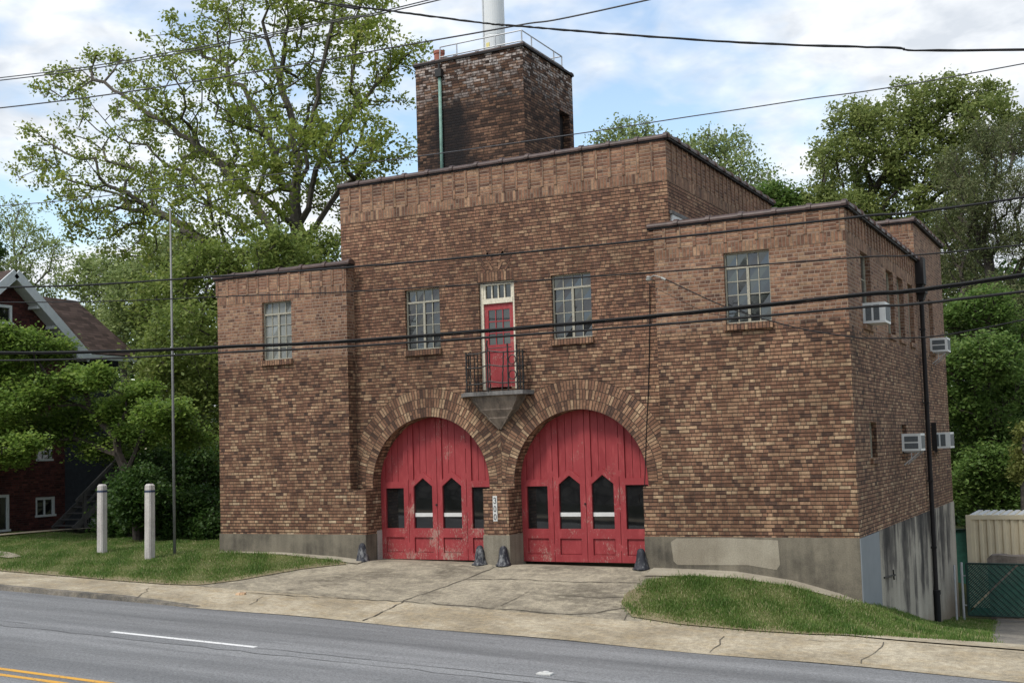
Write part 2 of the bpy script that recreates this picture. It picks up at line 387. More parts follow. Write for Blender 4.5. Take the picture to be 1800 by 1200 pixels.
L_OAK = leafmat('oak leaves', [(0.0, (0.1274, 0.1755, 0.0314)), (0.45, (0.2166, 0.2767, 0.0522)), (0.8, (0.3185, 0.3645, 0.0784)), (1.0, (0.3567, 0.3105, 0.0993))], 0.5)
L_MAPLE = leafmat('maple leaves', [(0.0, (0.0963, 0.1457, 0.0327)), (0.5, (0.1925, 0.2551, 0.0594)), (1.0, (0.3026, 0.3401, 0.0965))], 0.5)
L_DOG = leafmat('dogwood leaves', [(0.0, (0.09, 0.1581, 0.0273)), (0.5, (0.165, 0.2593, 0.0473)), (1.0, (0.285, 0.3668, 0.0735))], 0.5)
L_BUSH = leafmat('bush leaves', [(0.0, (0.023, 0.0553, 0.0118)), (0.6, (0.0517, 0.1049, 0.0216)), (1.0, (0.1034, 0.1658, 0.0392))], 0.45)
L_FAR = leafmat('far leaves', [(0.0, (0.1404, 0.195, 0.0702)), (0.5, (0.234, 0.2964, 0.1014)), (1.0, (0.3432, 0.39, 0.156))], .45)
L_BIG = leafmat('dark tree leaves', [(0.0, (0.1169, 0.1613, 0.0423)), (0.5, (0.2063, 0.2554, 0.0725)), (1.0, (0.33, 0.3629, 0.1147))], 0.48)
L_PINE = leafmat('pine needles', [(0., (.075, .105, .036)), (.5, (.125, .15, .058)), (1., (.2, .19, .09))], .35)
L_LOW = leafmat('lower tree leaves', [(0.0, (0.0665, 0.1232, 0.0287)), (0.5, (0.1271, 0.2142, 0.0497)), (1.0, (0.2299, 0.3106, 0.0827))], 0.48)
L_YEL = leafmat('yellow leaves', [(0., (.12, .15, .03)), (1., (.26, .27, .08))], .4)
L_GRASS = leafmat('grass blades', [(0., (.06, .125, .02)), (.45, (.115, .2, .038)), (.8, (.2, .25, .07)), (1., (.42, .37, .2))], .38, .6)
M['bark'] = plain('grey bark', (.085, .076, .063), .9, .2, var=.45, sc=9., bump=.6)
M['darkbark'] = plain('dark bark', (.06, .05, .042), .9, .2, var=.4, sc=9., bump=.5)

# ------------------------------------------------------------------ terrain function
def lerp_tab(x, tab):
    xs = [t[0] for t in tab]; return float(np.interp(x, xs, [t[1] for t in tab]))
ZF = [(-40, .25), (0, .16), (1.9, .155), (3.5, .075), (4.1, .012), (11.1, -.03), (12.0, -.045), (12.7, -.07), (13.8, -.22), (14.6, -.43), (15, -.575), (15.5, -.84), (16.2, -1.03), (18, -1.1), (40, -1.7)]
ZS = [(0, 0), (1.5, -.22), (8, -1.55), (12.7, -1.98), (20, -2.0), (60, -2.3), (900, -2.6)]
YE, YJ = -4.7, -3.03
def kerb_h(X): return float(np.interp(X, [1.6, 3.6], [.085, .0]))
def zroad(X): return -.3-.035*max(-60., min(60., X))
def zg(X, Y):
    zr = zroad(X); kh = kerb_h(X)
    if Y <= YE: 
        if Y < -18.4: return zr+1.55
        return zr if Y > -16.1 else zr+.13
    z0 = zr+max(kh, .002); z1 = zr+max(.12, kh+.03)
    if Y <= YJ: return z0+(z1-z0)*(Y-YE)/(YJ-YE)
    zf = lerp_tab(X, ZF)
    if Y <= 0: return z1+(zf-z1)*(Y-YJ)/(-YJ)
    k8 = min(1., Y/8.)**2
    zs = zf*(1-k8)-.575*k8+lerp_tab(Y, ZS)
    t = min(1, max(0, (X-2)/13.))
    return zf*(1-t)+zs*t

def sheet(name, P, mat, kind='structure', off=.0, parent=None, zf=zg):
    """P = rows of (x, y); quads between rows, draped on the terrain"""
    mb = MB(); nr, nc = len(P), len(P[0])
    for row in P:
        for (x, y) in row: mb.v.append((x, y, zf(x, y)+off))
    for i in range(nr-1):
        for j in range(nc-1): mb.f.append((i*nc+j, i*nc+j+1, (i+1)*nc+j+1, (i+1)*nc+j))
    o = mb.build(name, mat, parent, smooth=True)
    if kind and not parent: o['kind'] = kind
    return o
def ruled(a, b, nu, nv):
    """grid ruled between polylines a and b (resampled to nu), nv rows"""
    def rs(p):
        p = np.array(p, float); d = np.r_[0, np.cumsum(np.linalg.norm(np.diff(p, axis=0), axis=1))]
        t = np.linspace(0, d[-1], nu); return np.c_[np.interp(t, d, p[:, 0]), np.interp(t, d, p[:, 1])]
    A, B = rs(a), rs(b)
    return [[tuple(A[j]*(1-t)+B[j]*t) for j in range(nu)] for t in np.linspace(0, 1, nv)]
def lin(a, b, n): return list(np.linspace(a, b, n))

xs = [-600, -300, -150, -100] + lin(-70, -20, 11) + lin(-16, 26, 64) + lin(30, 70, 9) + [100, 160, 300, 600]
ys = [-500, -200, -90, -60, -40, -30] + lin(-25, -18.5, 4) + [-18.35] + lin(-17.5, -4.7, 16) + [-4.69] + lin(-4.4, 16, 56) + lin(18, 60, 15) + [90, 150, 300, 700]
sheet('ground', [[(x, y) for x in xs] for y in ys], M['ground'], off=-.05)
rx = lin(-90, 60, 76)
sheet('road', [[(x, y) for x in rx] for y in lin(-16.1, -4.6, 6)], M['asphalt'], zf=lambda x, y: zroad(x))
sx = lin(-60, 1.6, 40)+lin(1.9, 3.6, 8)+lin(4, 40, 46)
sheet('sidewalk', [[(x, y+ (.05*math.sin(x*1.3) if i == 0 and x > 3 else 0)) for x in sx] for i, y in enumerate(lin(-4.69, -3.03, 5)+[-2.8])], M['walk'], off=.006)
sheet('far_sidewalk', [[(x, y) for x in rx] for y in lin(-18.3, -16.12, 3)], M['walk'], off=.006)
kb = MB()
kx = lin(-60, 3.5, 70)
for a, b in zip(kx[:-1], kx[1:]):
    ja = .012*math.sin(a*9)+.01*math.sin(a*23); jb = .012*math.sin(b*9)+.01*math.sin(b*23)
    A0 = (a, -4.72+ja, zroad(a)-.02); A1 = (a, -4.695+ja*.5, zroad(a)+kerb_h(a)+.008); A2 = (a, -4.56, zg(a, -4.56)+.012)
    B0 = (b, -4.72+jb, zroad(b)-.02); B1 = (b, -4.695+jb*.5, zroad(b)+kerb_h(b)+.008); B2 = (b, -4.56, zg(b, -4.56)+.012)
    kb.face([A0, B0, B1, A1]); kb.face([A1, B1, B2, A2])
o = kb.build('kerb', M['kerb']); o['kind'] = 'structure'
# driveway apron in front of the two doors
dl = [(1.6, -3.03), (2.2, -2.1), (2.8, -1.1), (3.6, -.25), (3.7, -.0), (4.12, .7)]
dr = [(11.9, -3.03), (11.7, -2.1), (11.6, -1.1), (11.3, -.2), (11.2, .0), (11.0, .7)]
sheet('driveway', list(zip(*ruled(dl, dr, 22, 40))), M['drive'], off=.008)
# concrete fillet at the foot of the right wing and left wing
sheet('foundation_strip', ruled([(11.0, -.55), (12., -.45), (13., -.4), (14., -.38), (14.9, -.35)], [(11., .0), (12., .0), (13, 0), (14, 0), (15.0, 0)], 20, 3), M['plinth_patch'], off=.03)
sheet('foundation_strip.001', ruled([(0, -.16), (2., -.2), (3.2, -.3), (4.2, -.38)], [(0, .0), (1, 0), (3, 0), (4.2, 0)], 16, 3), M['plinth_patch'], off=.03)
# lawns
LL_A = [(-14, -3.0), (-9, -3.02), (-4, -3.02), (0, -3.08), (1.2, -3.06), (2.0, -2.9), (2.55, -2.35), (3.2, -1.25), (3.9, -.42)]
LL_B = [(-14, 4.5), (-9, 4.5), (-4, 4.0), (-.2, 2.5), (-.1, -.12), (1.0, -.16), (2, -.2), (3., -.28), (3.6, -.34)]
sheet('lawn', ruled(LL_A, LL_B, 60, 24), M['turf'], off=.02)
LR_A = [(11.25, -2.15), (11.7, -2.8), (12.6, -2.98), (13.8, -3.02), (14.8, -2.95), (15.5, -2.72), (16.2, -2.15)]
LR_B = [(11.2, -.85), (11.4, -.6), (12.2, -.48), (13.2, -.42), (14.2, -.38), (15.03, -.1), (15.2, 1.5)]
sheet('lawn.001', ruled(LR_A, LR_B, 40, 16), M['turf'], off=.02)
sheet('lawn.002', ruled([(15.7, -2.4), (15.05, 3.), (15.05, 8.), (15.05, 12.)], [(17.4, -1.85), (16.95, 1.), (16.6, 5.), (16.1, 10.8)], 24, 6), M['turf'], off=.02)
sheet('side_drive', ruled([(17.4, -1.85), (16.95, 1.), (16.6, 5.), (16.1, 10.8), (15.3, 30)], [(24, -1.75), (24, 2), (24, 6), (24, 11), (24, 30)], 30, 8), M['gravel'], off=.015)
sheet('path', ruled([(-20, -1.9), (-10, -1.7), (-6.6, -1.5), (-5.2, -1.75)], [(-20, -.4), (-10, -.5), (-6.6, -.75), (-5.0, -1.5)], 14, 4), M['drive'], off=.05)
sheet('house_kerb', ruled([(-11.2, 1.), (-10.9, 5.), (-9.2, 8.)], [(-11.9, 1.), (-11.6, 5.2), (-9.6, 8.4)], 12, 2), M['drive'], off=.09)

sheet('sidewalk_flare', ruled([(15.2, -2.85), (16.2, -2.85), (17.5, -2.85), (24, -2.85)], [(15.3, -2.7), (16.25, -2.05), (17.45, -1.78), (24, -1.7)], 30, 4), M['walk'], off=.026)
# bare worn soil along the lawn edges
def fringe(name, edge, w):
    e = np.array(edge); d = np.gradient(e, axis=0); nn = np.c_[-d[:, 1], d[:, 0]]/np.linalg.norm(d, axis=1)[:, None]
    sheet(name, ruled([tuple(p) for p in e-nn*w], [tuple(p) for p in e+nn*.25], 90, 4), M['dryturf'], off=.024)
fringe('lawn_edge', LL_A, .1); fringe('lawn_edge.001', [(11.35, -.75), (11.15, -1.6)]+LR_A, .08)
# joints and cracks as thin dark seams
def seam(mb, pts, w=.02, off=.016, jit=.02, step=.18):
    P = np.array(pts, float); d = np.r_[0, np.cumsum(np.linalg.norm(np.diff(P, axis=0), axis=1))]
    n = max(2, int(d[-1]/step)); t = np.linspace(0, d[-1], n); Q = np.c_[np.interp(t, d, P[:, 0]), np.interp(t, d, P[:, 1])]
    Q += RNG.normal(0, jit, Q.shape)*(jit > 0)
    for i in range(n-1):
        a, b = Q[i], Q[i+1]; v = b-a; v /= np.linalg.norm(v)+1e-9; nn = np.array([-v[1], v[0]])
        wa = w*RNG.uniform(.5, 1.3)/2
        q = [a-nn*wa, b-nn*wa, b+nn*wa, a+nn*wa]
        mb.face([(p[0], p[1], zg(p[0], p[1])+off) for p in q])
def G(px, py):          # photo pixel -> ground point
    p = at(px, py, 10.); d = p-CAM; lo, hi = .2, 3.
    t0 = .0
    for t in np.linspace(.25, 2., 900):
        q = CAM+d*t
        if q[2] < zg(q[0], q[1]): return (q[0], q[1])
    return (p[0], p[1])
sm = MB()
seam(sm, [G(868, 998), G(790, 1030), G(712, 1057), G(640, 1092)], .03)
seam(sm, [G(420, 1042), G(560, 1050), G(712, 1059), G(860, 1071), G(1010, 1083), G(1060, 1077), G(1100, 1069)], .028)
seam(sm, [G(815, 1020), G(900, 1019), G(1000, 1023), G(1125, 1026)], .02)
seam(sm, [G(925, 1042), G(1000, 1048), G(1060, 1053), G(1095, 1050)], .015)
seam(sm, [G(928, 1043), G(905, 1055), G(880, 1066)], .015)
seam(sm, [G(242, 1052), G(262, 1034)], .02); seam(sm, [G(440, 1064), G(462, 1049)], .02)
seam(sm, [G(1420, 1126), G(1560, 1131), G(1700, 1141), G(1800, 1150)], .009)
seam(sm, [G(1553, 1130), G(1545, 1146), G(1520, 1158), G(1512, 1168)], .014, jit=.03); seam(sm, [G(1275, 1120), G(1252, 1140), G(1250, 1150)], .015, jit=.04)
seam(sm, [G(1110, 1072), G(1094, 1092)], .016)
o = sm.build('pavement_joints', M['tar']); o['kind'] = 'structure'
sm = MB()
seam(sm, [(-40, -7.72), (-6, -7.7), (0, -7.78), (6, -7.8), (12, -7.75), (30, -7.8)], .022, .005, .03, .35)
seam(sm, [(7.3, -7.42), (10, -7.44), (16, -7.4), (30, -7.4)], .018, .005, .012, .4)
seam(sm, [(-30, -7.4), (-6, -7.42), (2.2, -7.46)], .015, .005, .012, .4)
o = sm.build('road_seams', M['road_seam']); o['kind'] = 'structure'
def stripe(name, x0, x1, y0, y1, mat):
    return sheet(name, [[(x, y) for x in lin(x0, x1, max(2, int((x1-x0)/.5)))] for y in (y0, y1)], mat, off=.004)
stripe('lane_dash', 4.14, 7.2, -7.46, -7.35, M['white_line']); stripe('lane_dash.001', -8.0, -4.95, -7.46, -7.35, M['white_line']); stripe('lane_dash.002', 16.3, 19.4, -7.46, -7.35, M['white_line'])
stripe('centre_line', -70, 60, -10.44, -10.33, M['yellow_line']); stripe('centre_line.001', -70, 60, -10.72, -10.61, M['yellow_line'])
stripe('far_lane_line', -70, 60, -15.7, -15.55, M['white_line'])

# ------------------------------------------------------------------ FIRE STATION
ST = tag(empty('fire_station', (7.5, 0, 0)), 'two storey brown brick fire station with twin arched red doors and a square tower', 'fire station')
XL, XR, X1, X2, ZP, ZW, ZC = 0., 15., 3.79, 11.245, .6, 6.7, 8.555
XC1, XC2, YB, YWE = 3.455, 11.467, 12.7, 8.07

def wall_y(mb, x0, x1, z0, z1, y, holes=(), depth=.12, mat=0, rm=None):
    """front-facing wall in plane y with rectangular holes (hx0,hx1,hz0,hz1) and their reveals"""
    xs = sorted({x0, x1, *[h[0] for h in holes], *[h[1] for h in holes]}); zs = sorted({z0, z1, *[h[2] for h in holes], *[h[3] for h in holes]})
    for a, b in zip(xs[:-1], xs[1:]):
        for c, d in zip(zs[:-1], zs[1:]):
            m = ((a+b)/2, (c+d)/2)
            if any(h[0] < m[0] < h[1] and h[2] < m[1] < h[3] for h in holes): continue
            mb.face([(a, y, c), (b, y, c), (b, y, d), (a, y, d)], mat=mat)
    for (a, b, c, d) in holes:
        y2 = y+depth
        mb.face([(a, y, c), (a, y, d), (a, y2, d), (a, y2, c)]); mb.face([(b, y, d), (b, y, c), (b, y2, c), (b, y2, d)])
        mb.face([(a, y, d), (b, y, d), (b, y2, d), (a, y2, d)]); mb.face([(b, y, c), (a, y, c), (a, y2, c), (b, y2, c)])
def wall_x(mb, y0, y1, z0, z1, x, holes=(), depth=.12):
    ys = sorted({y0, y1, *[h[0] for h in holes], *[h[1] for h in holes]}); zs = sorted({z0, z1, *[h[2] for h in holes], *[h[3] for h in holes]})
    for a, b in zip(ys[:-1], ys[1:]):
        for c, d in zip(zs[:-1], zs[1:]):
            m = ((a+b)/2, (c+d)/2)
            if any(h[0] < m[0] < h[1] and h[2] < m[1] < h[3] for h in holes): continue
            mb.face([(x, a, c), (x, b, c), (x, b, d), (x, a, d)])
    for (a, b, c, d) in holes:
        x2 = x-depth
        mb.face([(x, a, c), (x2, a, c), (x2, a, d), (x, a, d)]); mb.face([(x, b, d), (x2, b, d), (x2, b, c), (x, b, c)])
        mb.face([(x, a, d), (x2, a, d), (x2, b, d), (x, b, d)]); mb.face([(x, b, c), (x2, b, c), (x2, a, c), (x, a, c)])

WL = (1.36, 2.22, 4.66, 6.03); WR = (12.66, 13.56, 4.68, 6.05)
WA = (5.17, 6.07, 4.67, 6.02); WB = (8.81, 9.72, 4.67, 6.02); BD = (7.06, 7.93, 3.69, 6.02)
SIDE_UP = [(1.3, 2.25, 4.62, 6.05), (4.0, 4.85, 4.62, 6.02), (5.32, 6.12, 4.62, 6.02), (6.75, 7.5, 4.62, 6.02)]
SIDE_LO = [(1.42, 2.1, 2.02, 2.72), (4.95, 5.65, 2.05, 2.68)]
BACK_H = [(9.9, 10.65, 4.6, 5.95), (9.35, 10.3, 2.05, 2.68)]
mb = MB(); wall_y(mb, XL, X1, ZP, ZW, 0, [WL]); mb.face([(X1, 0, ZP), (X1, .3, ZP), (X1, .3, ZW), (X1, 0, ZW)])
mb.face([(0, 8, ZP), (0, 0, ZP), (0, 0, ZW), (0, 8, ZW)]); mb.face([(3.79, 8, ZP), (0, 8, ZP), (0, 8, ZW), (3.79, 8, ZW)])
mb.box(X1+.002, 4.2, 0.001, .299, ZP, 1.58, skip='lk')
mb.build('left_wing_wall', M['wing'], ST).name = 'wing_wall'
mb = MB(); wall_y(mb, X2, XR, ZP, ZW, 0, [WR]); mb.face([(X2, .3, ZP), (X2, 0, ZP), (X2, 0, ZW), (X2, .3, ZW)])
mb.box(10.83, X2-.002, 0.001, .299, ZP, 1.58, skip='rk')
mb.build('wing_wall', M['wing'], ST)
mb = MB(); wall_x(mb, 0, YWE, ZP, ZW, XR, SIDE_UP+SIDE_LO, .16); wall_x(mb, YWE, YB, ZP, 7.685, XR, BACK_H, .16)
mb.face([(9, YWE, ZW-.3), (XR, YWE, ZW-.3), (XR, YWE, 7.685), (9, YWE, 7.685)])
mb.face([(XR, YB, -1), (0, YB, -1), (0, YB, 7.685), (XR, YB, 7.685)])
mb.build('side_wall', M['side'], ST)
mb = MB(); mb.face([(9, YWE, 7.6), (XR, YWE, 7.6), (XR, YB, 7.6), (9, YB, 7.6)]); mb.face([(X2, .3, 6.6), (XR, .01, 6.6), (XR, YWE, 6.6), (X2, YWE, 6.6)])
mb.face([(0, .01, 6.6), (X1, .01, 6.6), (X1, 8, 6.6), (0, 8, 6.6)]); mb.face([(XC1, .31, 8.45), (XC2, .31, 8.45), (XC2, 8.2, 8.45), (XC1, 8.2, 8.45)])
mb.build('roof', M['gravelroof'], ST)

# central block with the two arched openings
ARC = [(5.70, 1.5), (9.315, 1.515)]; ZSP = 1.67; YC = .3; YD = .62
mb = MB()
ZT = 3.35
wall_y(mb, X1, X2, ZT, ZW, YC, [WA, WB, BD])
wall_y(mb, XC1, XC2, ZW, ZC, YC)
NA = 40
for (cx, r) in ARC:
    P = [(cx-r*math.cos(math.pi*i/NA), ZSP+r*math.sin(math.pi*i/NA)) for i in range(NA+1)]
    for a, b in zip(P[:-1], P[1:]):
        mb.face([(a[0], YC, a[1]), (b[0], YC, b[1]), (b[0], YC, ZT), (a[0], YC, ZT)])
        mb.face([(b[0], YC, b[1]), (a[0], YC, a[1]), (a[0], YD+.1, a[1]), (b[0], YD+.1, b[1])])
ca, cb = ARC
for (a, b) in ((X1, ca[0]-ca[1]), (ca[0]+ca[1], cb[0]-cb[1]), (cb[0]+cb[1], X2)):
    mb.face([(a, YC, ZSP), (b, YC, ZSP), (b, YC, ZT), (a, YC, ZT)]); mb.face([(a, YC, ZP), (b, YC, ZP), (b, YC, ZSP), (a, YC, ZSP)])
for x, s, zb in ((4.2, 1, ZP), (7.2, -1, 1.576), (7.8, 1, 1.576), (10.83, -1, ZP)):
    q = [(x, 0.3, zb), (x, YD+.1, zb), (x, YD+.1, ZSP), (x, .3, ZSP)]
    mb.face(q if s > 0 else q[::-1])
mb.face([(XC2, YC, ZW-.6), (XC2, 8.2, ZW-.6), (XC2, 8.2, ZC), (XC2, YC, ZC)]); mb.face([(XC1, 8.2, ZW), (XC1, YC, ZW), (XC1, YC, ZC), (XC1, 8.2, ZC)])
mb.face([(XC2, 8.2, 6), (XC1, 8.2, 6), (XC1, 8.2, ZC), (XC2, 8.2, ZC)])
mb.box(7.2, 7.8, 0.0, .72, ZP, 1.575)
mb.build('main_wall', M['main'], ST)

# triple soldier rings around each arch
mb = MB()
for ai, (cx, r) in enumerate(ARC):
    n = 96
    for k in range(3):
        r0, r1 = r+k*.2067, r+(k+1)*.2067
        for i in range(n):
            t0, t1 = math.pi*i/n, math.pi*(i+1)/n
            Q = [(cx-rr*math.cos(t), ZSP+rr*math.sin(t)) for rr, t in ((r0, t0), (r0, t1), (r1, t1), (r1, t0))]
            mid = np.mean(Q, axis=0)
            Q = [(min(max(q[0], X1+.001), X2-.001), q[1]) for q in Q]
            Q = [((min(q[0], 7.505) if ai == 0 else max(q[0], 7.505)), q[1]) for q in Q]
            if abs(Q[0][0]-Q[2][0])+abs(Q[0][1]-Q[2][1]) < .003 or (abs(Q[0][0]-Q[1][0]) < 1e-6 and abs(Q[2][0]-Q[3][0]) < 1e-6 and abs(Q[1][0]-Q[2][0]) < 1e-6): continue
            rm = (r0+r1)/2; u0 = k*.2067+ai*2.067; u1 = u0+.2067
            uv = [(u0, rm*t0+k*.03), (u0, rm*t1+k*.03), (u1, rm*t1+k*.03), (u1, rm*t0+k*.03)]
            y = YC-.006
            mb.face([(q[0], y, q[1]) for q in Q][::-1], uv[::-1])
mb.build('arch_surround', M['soldier'], ST)

# frieze, soldier band, sills, door head fan
def frieze_front(mb, x0, x1, y, z0, z1):
    mb.face([(x0, y-.004, z0), (x1, y-.004, z0), (x1, y-.004, z1), (x0, y-.004, z1)], mat=0)
    n = int(round((x1-x0)/.31)); h = (z1-z0)/max(1, round((z1-z0)/.2067))
    a = math.ceil(x0/.31)
    x = a*.31
    while x < x1-.03:
        mb.face([(x-.034, y-.016, z0), (x+.034, y-.016, z0), (x+.034, y-.016, z1), (x-.034, y-.016, z1)], [(z0/h*.2067, x*2), (z0/h*.2067, x*2+.0705), (z1/h*.2067, x*2+.0705), (z1/h*.2067, x*2)], mat=1)
        for s in (-1, 1): mb.face([(x+s*.034, y-.016, z0), (x+s*.034, y-.004, z0), (x+s*.034, y-.004, z1), (x+s*.034, y-.016, z1)], mat=1)
        x += .31
def soldier_front(mb, x0, x1, y, z0, z1, o=.003):
    mb.face([(x0, y-o, z0), (x1, y-o, z0), (x1, y-o, z1), (x0, y-o, z1)], [(0, x0), (0, x1), (.2067, x1), (.2067, x0)], mat=1)
def frieze_side(mb, y0, y1, x, z0, z1):
    mb.face([(x+.004, y0, z0), (x+.004, y1, z0), (x+.004, y1, z1), (x+.004, y0, z1)], mat=0)
    h = (z1-z0)/max(1, round((z1-z0)/.2067)); y = math.ceil(y0/.31)*.31
    while y < y1-.03:
        if y > y0+.04:
            mb.box(x+.004, x+.022, y-.034, y+.034, z0, z1, mat=1, skip='l')
        y += .31
def soldier_side(mb, y0, y1, x, z0, z1):
    mb.face([(x+.003, y0, z0), (x+.003, y1, z0), (x+.003, y1, z1), (x+.003, y0, z1)], [(0, y0), (0, y1), (.2067, y1), (.2067, y0)], mat=1)
FM = [M['stack'], M['soldier_light']]
mb = MB(); frieze_front(mb, XL, X1, 0, 6.26, ZW); soldier_front(mb, XL, X1, 0, 6.055, 6.26); mb.build('frieze', FM, ST)
mb = MB(); frieze_front(mb, X2, XR, 0, 6.26, ZW); soldier_front(mb, X2, XR, 0, 6.055, 6.26); frieze_side(mb, 0, YWE, XR, 6.26, ZW); soldier_side(mb, 0, YWE, XR, 6.055, 6.26); mb.build('frieze', FM, ST)
mb = MB(); frieze_front(mb, XC1, XC2, YC, 7.93, ZC); soldier_front(mb, XC1, XC2, YC, 7.71, 7.93); frieze_side(mb, YC, 8.2, XC2, 7.93, ZC); soldier_side(mb, YC, 8.2, XC2, 7.71, 7.93); mb.build('frieze', FM, ST)
mb = MB(); soldier_front(mb, 9, XR, YWE, 7.46, 7.685); mb.build('soldier_course', FM, ST)
mb = MB()
for (a, b, c) in ((BD[0]-.03, BD[1]+.0, 6.02),): 
    mb.face([(a, YC-.004, c), (b, YC-.004, c), (b, YC-.004, c+.2067), (a, YC-.004, c+.2067)], [(0, a), (0, b), (.2067, b), (.2067, a)])
for s in (-1, 1):
    for (dx, dz, L, ang) in ((.12, .33, .2, 60), (.3, .3, .2, 52), (.33, .46, .2, 52), (.14, .55, .2, 60), (.2, .62, .18, 60)):
        c = np.array([7.49+s*dx, YC-.005, 6.02+dz]); t = R(ang); d = np.array([s*math.cos(t), 0, math.sin(t)])*L/2; nn = np.array([-d[2], 0, d[0]])/np.linalg.norm(d)*.032
        q = [c-d-nn, c+d-nn, c+d+nn, c-d+nn]; q = q if s < 0 or True else q
        mb.face([tuple(p) for p in q], [(0, 7*dx), (.2, 7*dx), (.2, 7*dx+.068), (0, 7*dx+.068)])
for k in range(5):
    z = 6.235+k*.0705; mb.face([(7.44, YC-.005, z), (7.545, YC-.005, z), (7.545, YC-.005, z+.066), (7.44, YC-.005, z+.066)], [(0, z), (.105, z), (.105, z+.066), (0, z+.066)])
mb.build('door_head_brickwork', M['soldier'], ST)

# coping tiles: half round clay with collars
def coping(path, zt, r=.086, n=10, step=.62):
    mb = MB(); P = [np.array([*p, zt]) for p in path]
    for a, b in zip(P[:-1], P[1:]):
        d = b-a; L = np.linalg.norm(d); d /= L; s = np.array([d[1], -d[0], 0]); up = np.array([0, 0, 1.])
        k = max(1, int(round(L/step))); st = L/k
        def arc(c, rr): return [c+s*rr*1.25*math.cos(t)+up*rr*math.sin(t) for t in np.linspace(-.25, math.pi+.25, n)]
        for i in range(k):
            segs = [(0, r*1.0), (st*.86, r*1.0), (st*.86, r*1.3), (st*.985, r*1.26), (st, r*1.0)]
            rings = [arc(a+d*(i*st+t), rr) for t, rr in segs]
            for q0, q1 in zip(rings[:-1], rings[1:]):
                for j in range(n-1): mb.face([q0[j], q1[j], q1[j+1], q0[j+1]])
            if i in (0, k-1): mb.face(rings[0][::-1]); mb.face(rings[-1])
            mb.face([rings[0][0], rings[0][-1], rings[-1][-1], rings[-1][0]])
    co = mb.build('coping', M['coping'], ST, smooth=False)
    bd = MB()  # dark strip drawing the shadow line under the tiles, tar along the sides
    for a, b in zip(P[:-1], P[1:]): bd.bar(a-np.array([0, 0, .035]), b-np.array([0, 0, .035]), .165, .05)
    bd.build('coping_shadow_strip', M['spout'], co); return co
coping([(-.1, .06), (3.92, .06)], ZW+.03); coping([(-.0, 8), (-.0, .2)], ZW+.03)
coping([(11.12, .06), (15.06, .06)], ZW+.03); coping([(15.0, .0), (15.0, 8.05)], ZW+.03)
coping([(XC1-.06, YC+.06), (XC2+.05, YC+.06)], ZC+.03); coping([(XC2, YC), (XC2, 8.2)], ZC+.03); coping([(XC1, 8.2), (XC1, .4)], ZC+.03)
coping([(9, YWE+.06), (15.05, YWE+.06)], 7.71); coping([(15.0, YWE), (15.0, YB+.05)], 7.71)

# plinth
mb = MB()
mb.box(-.02, 4.2, -.02, .7, -1, ZP, skip='b'); mb.box(-.02, .5, .7, 8, -1, ZP)
mb.build('plinth', M['plinth'], ST)
mb = MB(); mb.box(10.83, 15.005, -.02, .7, -2, ZP, skip='b'); mb.build('plinth', M['plinth'], ST)
mb = MB(); c = .03
mb.prism([(7.185, -.015), (7.815, -.015), (7.815, .72), (7.185, .72)], 'z', -.3, .61)
mb.build('pier_base', M['pier_concrete'], ST, bevel=.02)
mb = MB(); mb.box(15.0, 15.02, 1.2, YB+.01, -4, ZP); mb.build('side_plinth', M['side_concrete'], ST)
mb = MB(); mb.box(15.0, 15.024, -.015, 1.75, -4, ZP-.01); mb.build('grey_painted_plinth', M['grey_paint'], ST)
mb = MB()
poly = [(11.42, .13), (11.5, .06), (12.3, .07), (12.9, .08), (13.45, .0), (13.52, .1), (13.5, .55), (12.5, .585), (11.5, .575), (11.38, .5)]
mb.prism(poly, 'y', -.024, -.01); mb.build('plinth_patch', M['plinth_patch'], ST)
for x, s in ((4.2, 1), (10.83, -1)):
    mb = MB(); mb.box(min(x, x+s*.012), max(x, x+s*.012), .42, .7, -.1, .66); mb.build('jamb_patch', M['white_jamb'], ST)

# steel casement windows
def window_front(x0, x1, z0, z1, y, glass, cols=4, rows=5, top=1):
    f = MB(); fw = .028
    f.box(x0, x0+fw, y-.03, y+.02, z0, z1); f.box(x1-fw, x1, y-.03, y+.02, z0, z1); f.box(x0+fw, x1-fw, y-.03, y+.02, z1-fw, z1); f.box(x0+fw, x1-fw, y-.03, y+.02, z0, z0+fw)
    w = (x1-x0-2*fw); h = (z1-z0-2*fw)
    for i in range(1, cols):
        if i == cols//2: 
            f.box(x0+fw+w*i/cols-.026, x0+fw+w*i/cols+.026, y-.026, y+.016, z0+fw, z1-fw-h/rows)
            f.box(x0+fw+w*i/cols-.009, x0+fw+w*i/cols+.009, y-.014, y+.012, z1-fw-h/rows, z1-fw)
        else: f.box(x0+fw+w*i/cols-.009, x0+fw+w*i/cols+.009, y-.014, y+.012, z0+fw, z1-fw)
    for j in range(1, rows):
        t = .02 if j == rows-1 else .008
        f.box(x0+fw, x1-fw, y-(.03 if j == rows-1 else .012), y+.01, z0+fw+h*j/rows-t, z0+fw+h*j/rows+t)
    fo = f.build('window', M['palewin'], ST)
    g = MB()
    for i in range(cols):
        for j in range(rows):
            xa, xb = x0+fw+w*i/cols+.004, x0+fw+w*(i+1)/cols-.004; za, zb = z0+fw+h*j/rows+.004, z0+fw+h*(j+1)/rows-.004
            t = RNG.normal(0, .004, 4)
            g.face([(xa, y+.004+t[0], za), (xb, y+.004+t[1], za), (xb, y+.004+t[2], zb), (xa, y+.004+t[3], zb)])
    g.build('pane', glass, fo)
    s = MB(); s.box(x0-.03, x1+.03, y-.17, y-.0, z0-.13, z0-.006)
    for k, fc in enumerate(s.f[-6:]): pass
    so = s.build('sill', M['soldier'], fo)
    # turn the sill's texture so that the bricks stand on edge
    uvl = so.data.uv_layers[0]
    for l in uvl.data: u, v = l.uv; l.uv = (v*1.6, u)
    return fo
